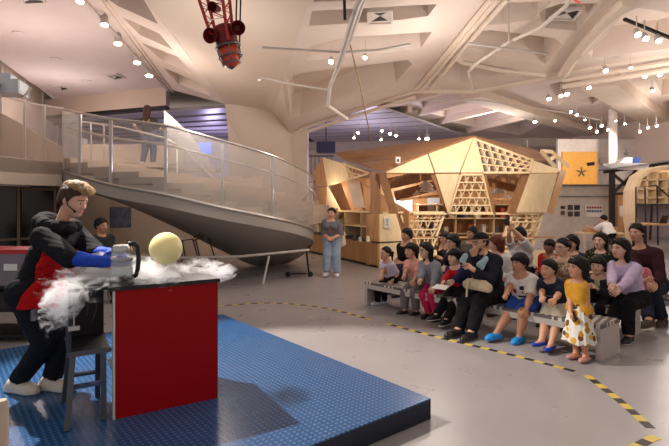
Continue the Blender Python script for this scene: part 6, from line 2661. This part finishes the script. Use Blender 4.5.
pr += [ell(pod(.25, .3, PT + .07), np.eye(3), (.28, .16, .07)), ell(pod(.02, .42, PT + .09), np.eye(3), (.20, .16, .12)), ell(pod(.72, .5, PT + .03), np.eye(3), (.2, .18, .07)),
       ell(pod(.88, .35, PT - .02), np.eye(3), (.14, .16, .07)), ell(pod(-.28, .04, PT - .05), np.eye(3), (.12, .10, .14)), ell(pod(-.36, .0, PT - .16), np.eye(3), (.10, .09, .16)),
       ell(pod(-.1, -.02, PT - .02), np.eye(3), (.16, .07, .07)), ell(pod(.35, -.01, PT + .0), np.eye(3), (.15, .05, .05)), ell(pod(-.34, .25, PT + .0), np.eye(3), (.16, .16, .12)), ell(pod(.12, .6, PT + .08), np.eye(3), (.4, .14, .11))]
lo_ = np.min([p[1] for p in pr], 0) - .04
hi_ = np.max([p[2] for p in pr], 0) + .04
Fg = Field(lo_, hi_, .016)
for p in pr:
    Fg.put(p, .05)
Fg.ruffle(.012, 16, 6)
vs, fs = Fg.surface()
o0 = FOGC
me = bpy.data.meshes.new('fog')
me.from_pydata([V(*p) - o0 for p in vs], [], [list(map(int, f)) for f in fs])
fo = link_mesh('fog', me, fog_m, None, o0)
tag(fo, 'white cold fog pouring over the red table top', 'fog', kind='stuff')
SC.view_settings.view_transform = 'Standard'
SC.view_settings.look = 'None'
SC.view_settings.gamma = 1
SC.view_settings.exposure = 0.0
w = bpy.data.worlds.new('room air')
SC.world = w
w.use_nodes = True
w.node_tree.nodes['Background'].inputs[0].default_value = (1.0, .90, .84, 1)
w.node_tree.nodes['Background'].inputs[1].default_value = .48


def spot(loc, aim, power, cone=60, blend=.4, col=(1, .86, .72), r=.08):
    l = bpy.data.lights.new('spot_lamp', 'SPOT')
    l.energy = power
    l.spot_size = math.radians(cone)
    l.spot_blend = blend
    l.color = col
    l.shadow_soft_size = r
    o = bpy.data.objects.new('spot_light', l)
    COL.objects.link(o)
    o.location = loc
    o.rotation_euler = (Vector(aim) - Vector(loc)).to_track_quat('-Z', 'Y').to_euler()
    return o


def glow(loc, power, r=.4, col=(1, .89, .81)):
    l = bpy.data.lights.new('fill_lamp', 'POINT')
    l.energy = power
    l.shadow_soft_size = r
    l.color = col
    o = bpy.data.objects.new('fill_light', l)
    COL.objects.link(o)
    o.location = loc
    return o


# theatrical lamp on the stage, from behind and above
spot((-3.6, 5.6, 4.9), (-.9, 4.0, .8), 2100, 58, .3, (1, .93, .86), .05)
spot((.6, 6.6, 4.5), (-2.35, 3.95, 1.75), 800, 22, .5, (1, .92, .82), .05)
# added fill points with no fixtures, standing in for bounced room light
glow((3.5, 6.5, 4.2), 110, .25)
glow((8.0, 11.0, 3.8), 160, .3)
glow((2.0, 10.0, 3.7), 130, .25)
glow((12.0, 17.0, 4.0), 150, .3)
glow((6.5, 21.0, 4.4), 220, .3)
glow((-2.2, 8.5, 3.4), 90, .3)
glow((-7.5, 12.0, 4.0), 110, .3, (1, .88, .84))
glow((-9.5, 17.0, 4.2), 110, .3, (1, .88, .86))
glow((-4.2, 11.6, 4.0), 90, .3)
glow((-6.0, 24.0, 3.8), 220, .3, (.62, .55, 1))  # for the purple LED light on the far ceiling
glow((1.5, 22.0, 3.3), 300, .3, (.85, .75, 1))
glow((2.3, 15.7, 1.95), 60, .2)
glow((-.2, 14.6, 1.9), 25, .2, (1, .8, .6))
spot((3.2, 8.6, 4.6), (3.2, 12.5, 2.4), 750, 50, .6)
glow((8.6, 14.6, 2.6), 70, .3)
spot((11.0, 19.0, 4.4), (11.9, 24, 3.3), 700, 50, .6)
cam = bpy.data.cameras.new('camera')
co = bpy.data.objects.new('camera', cam)
COL.objects.link(co)
co.location = (0, 0, EYE)
co.rotation_euler = (math.radians(90), 0, 0)
cam.sensor_width = 36
cam.lens = 36 * F / 669
cam.shift_y = -(223 - V0) / 669
cam.clip_end = 200
SC.camera = co
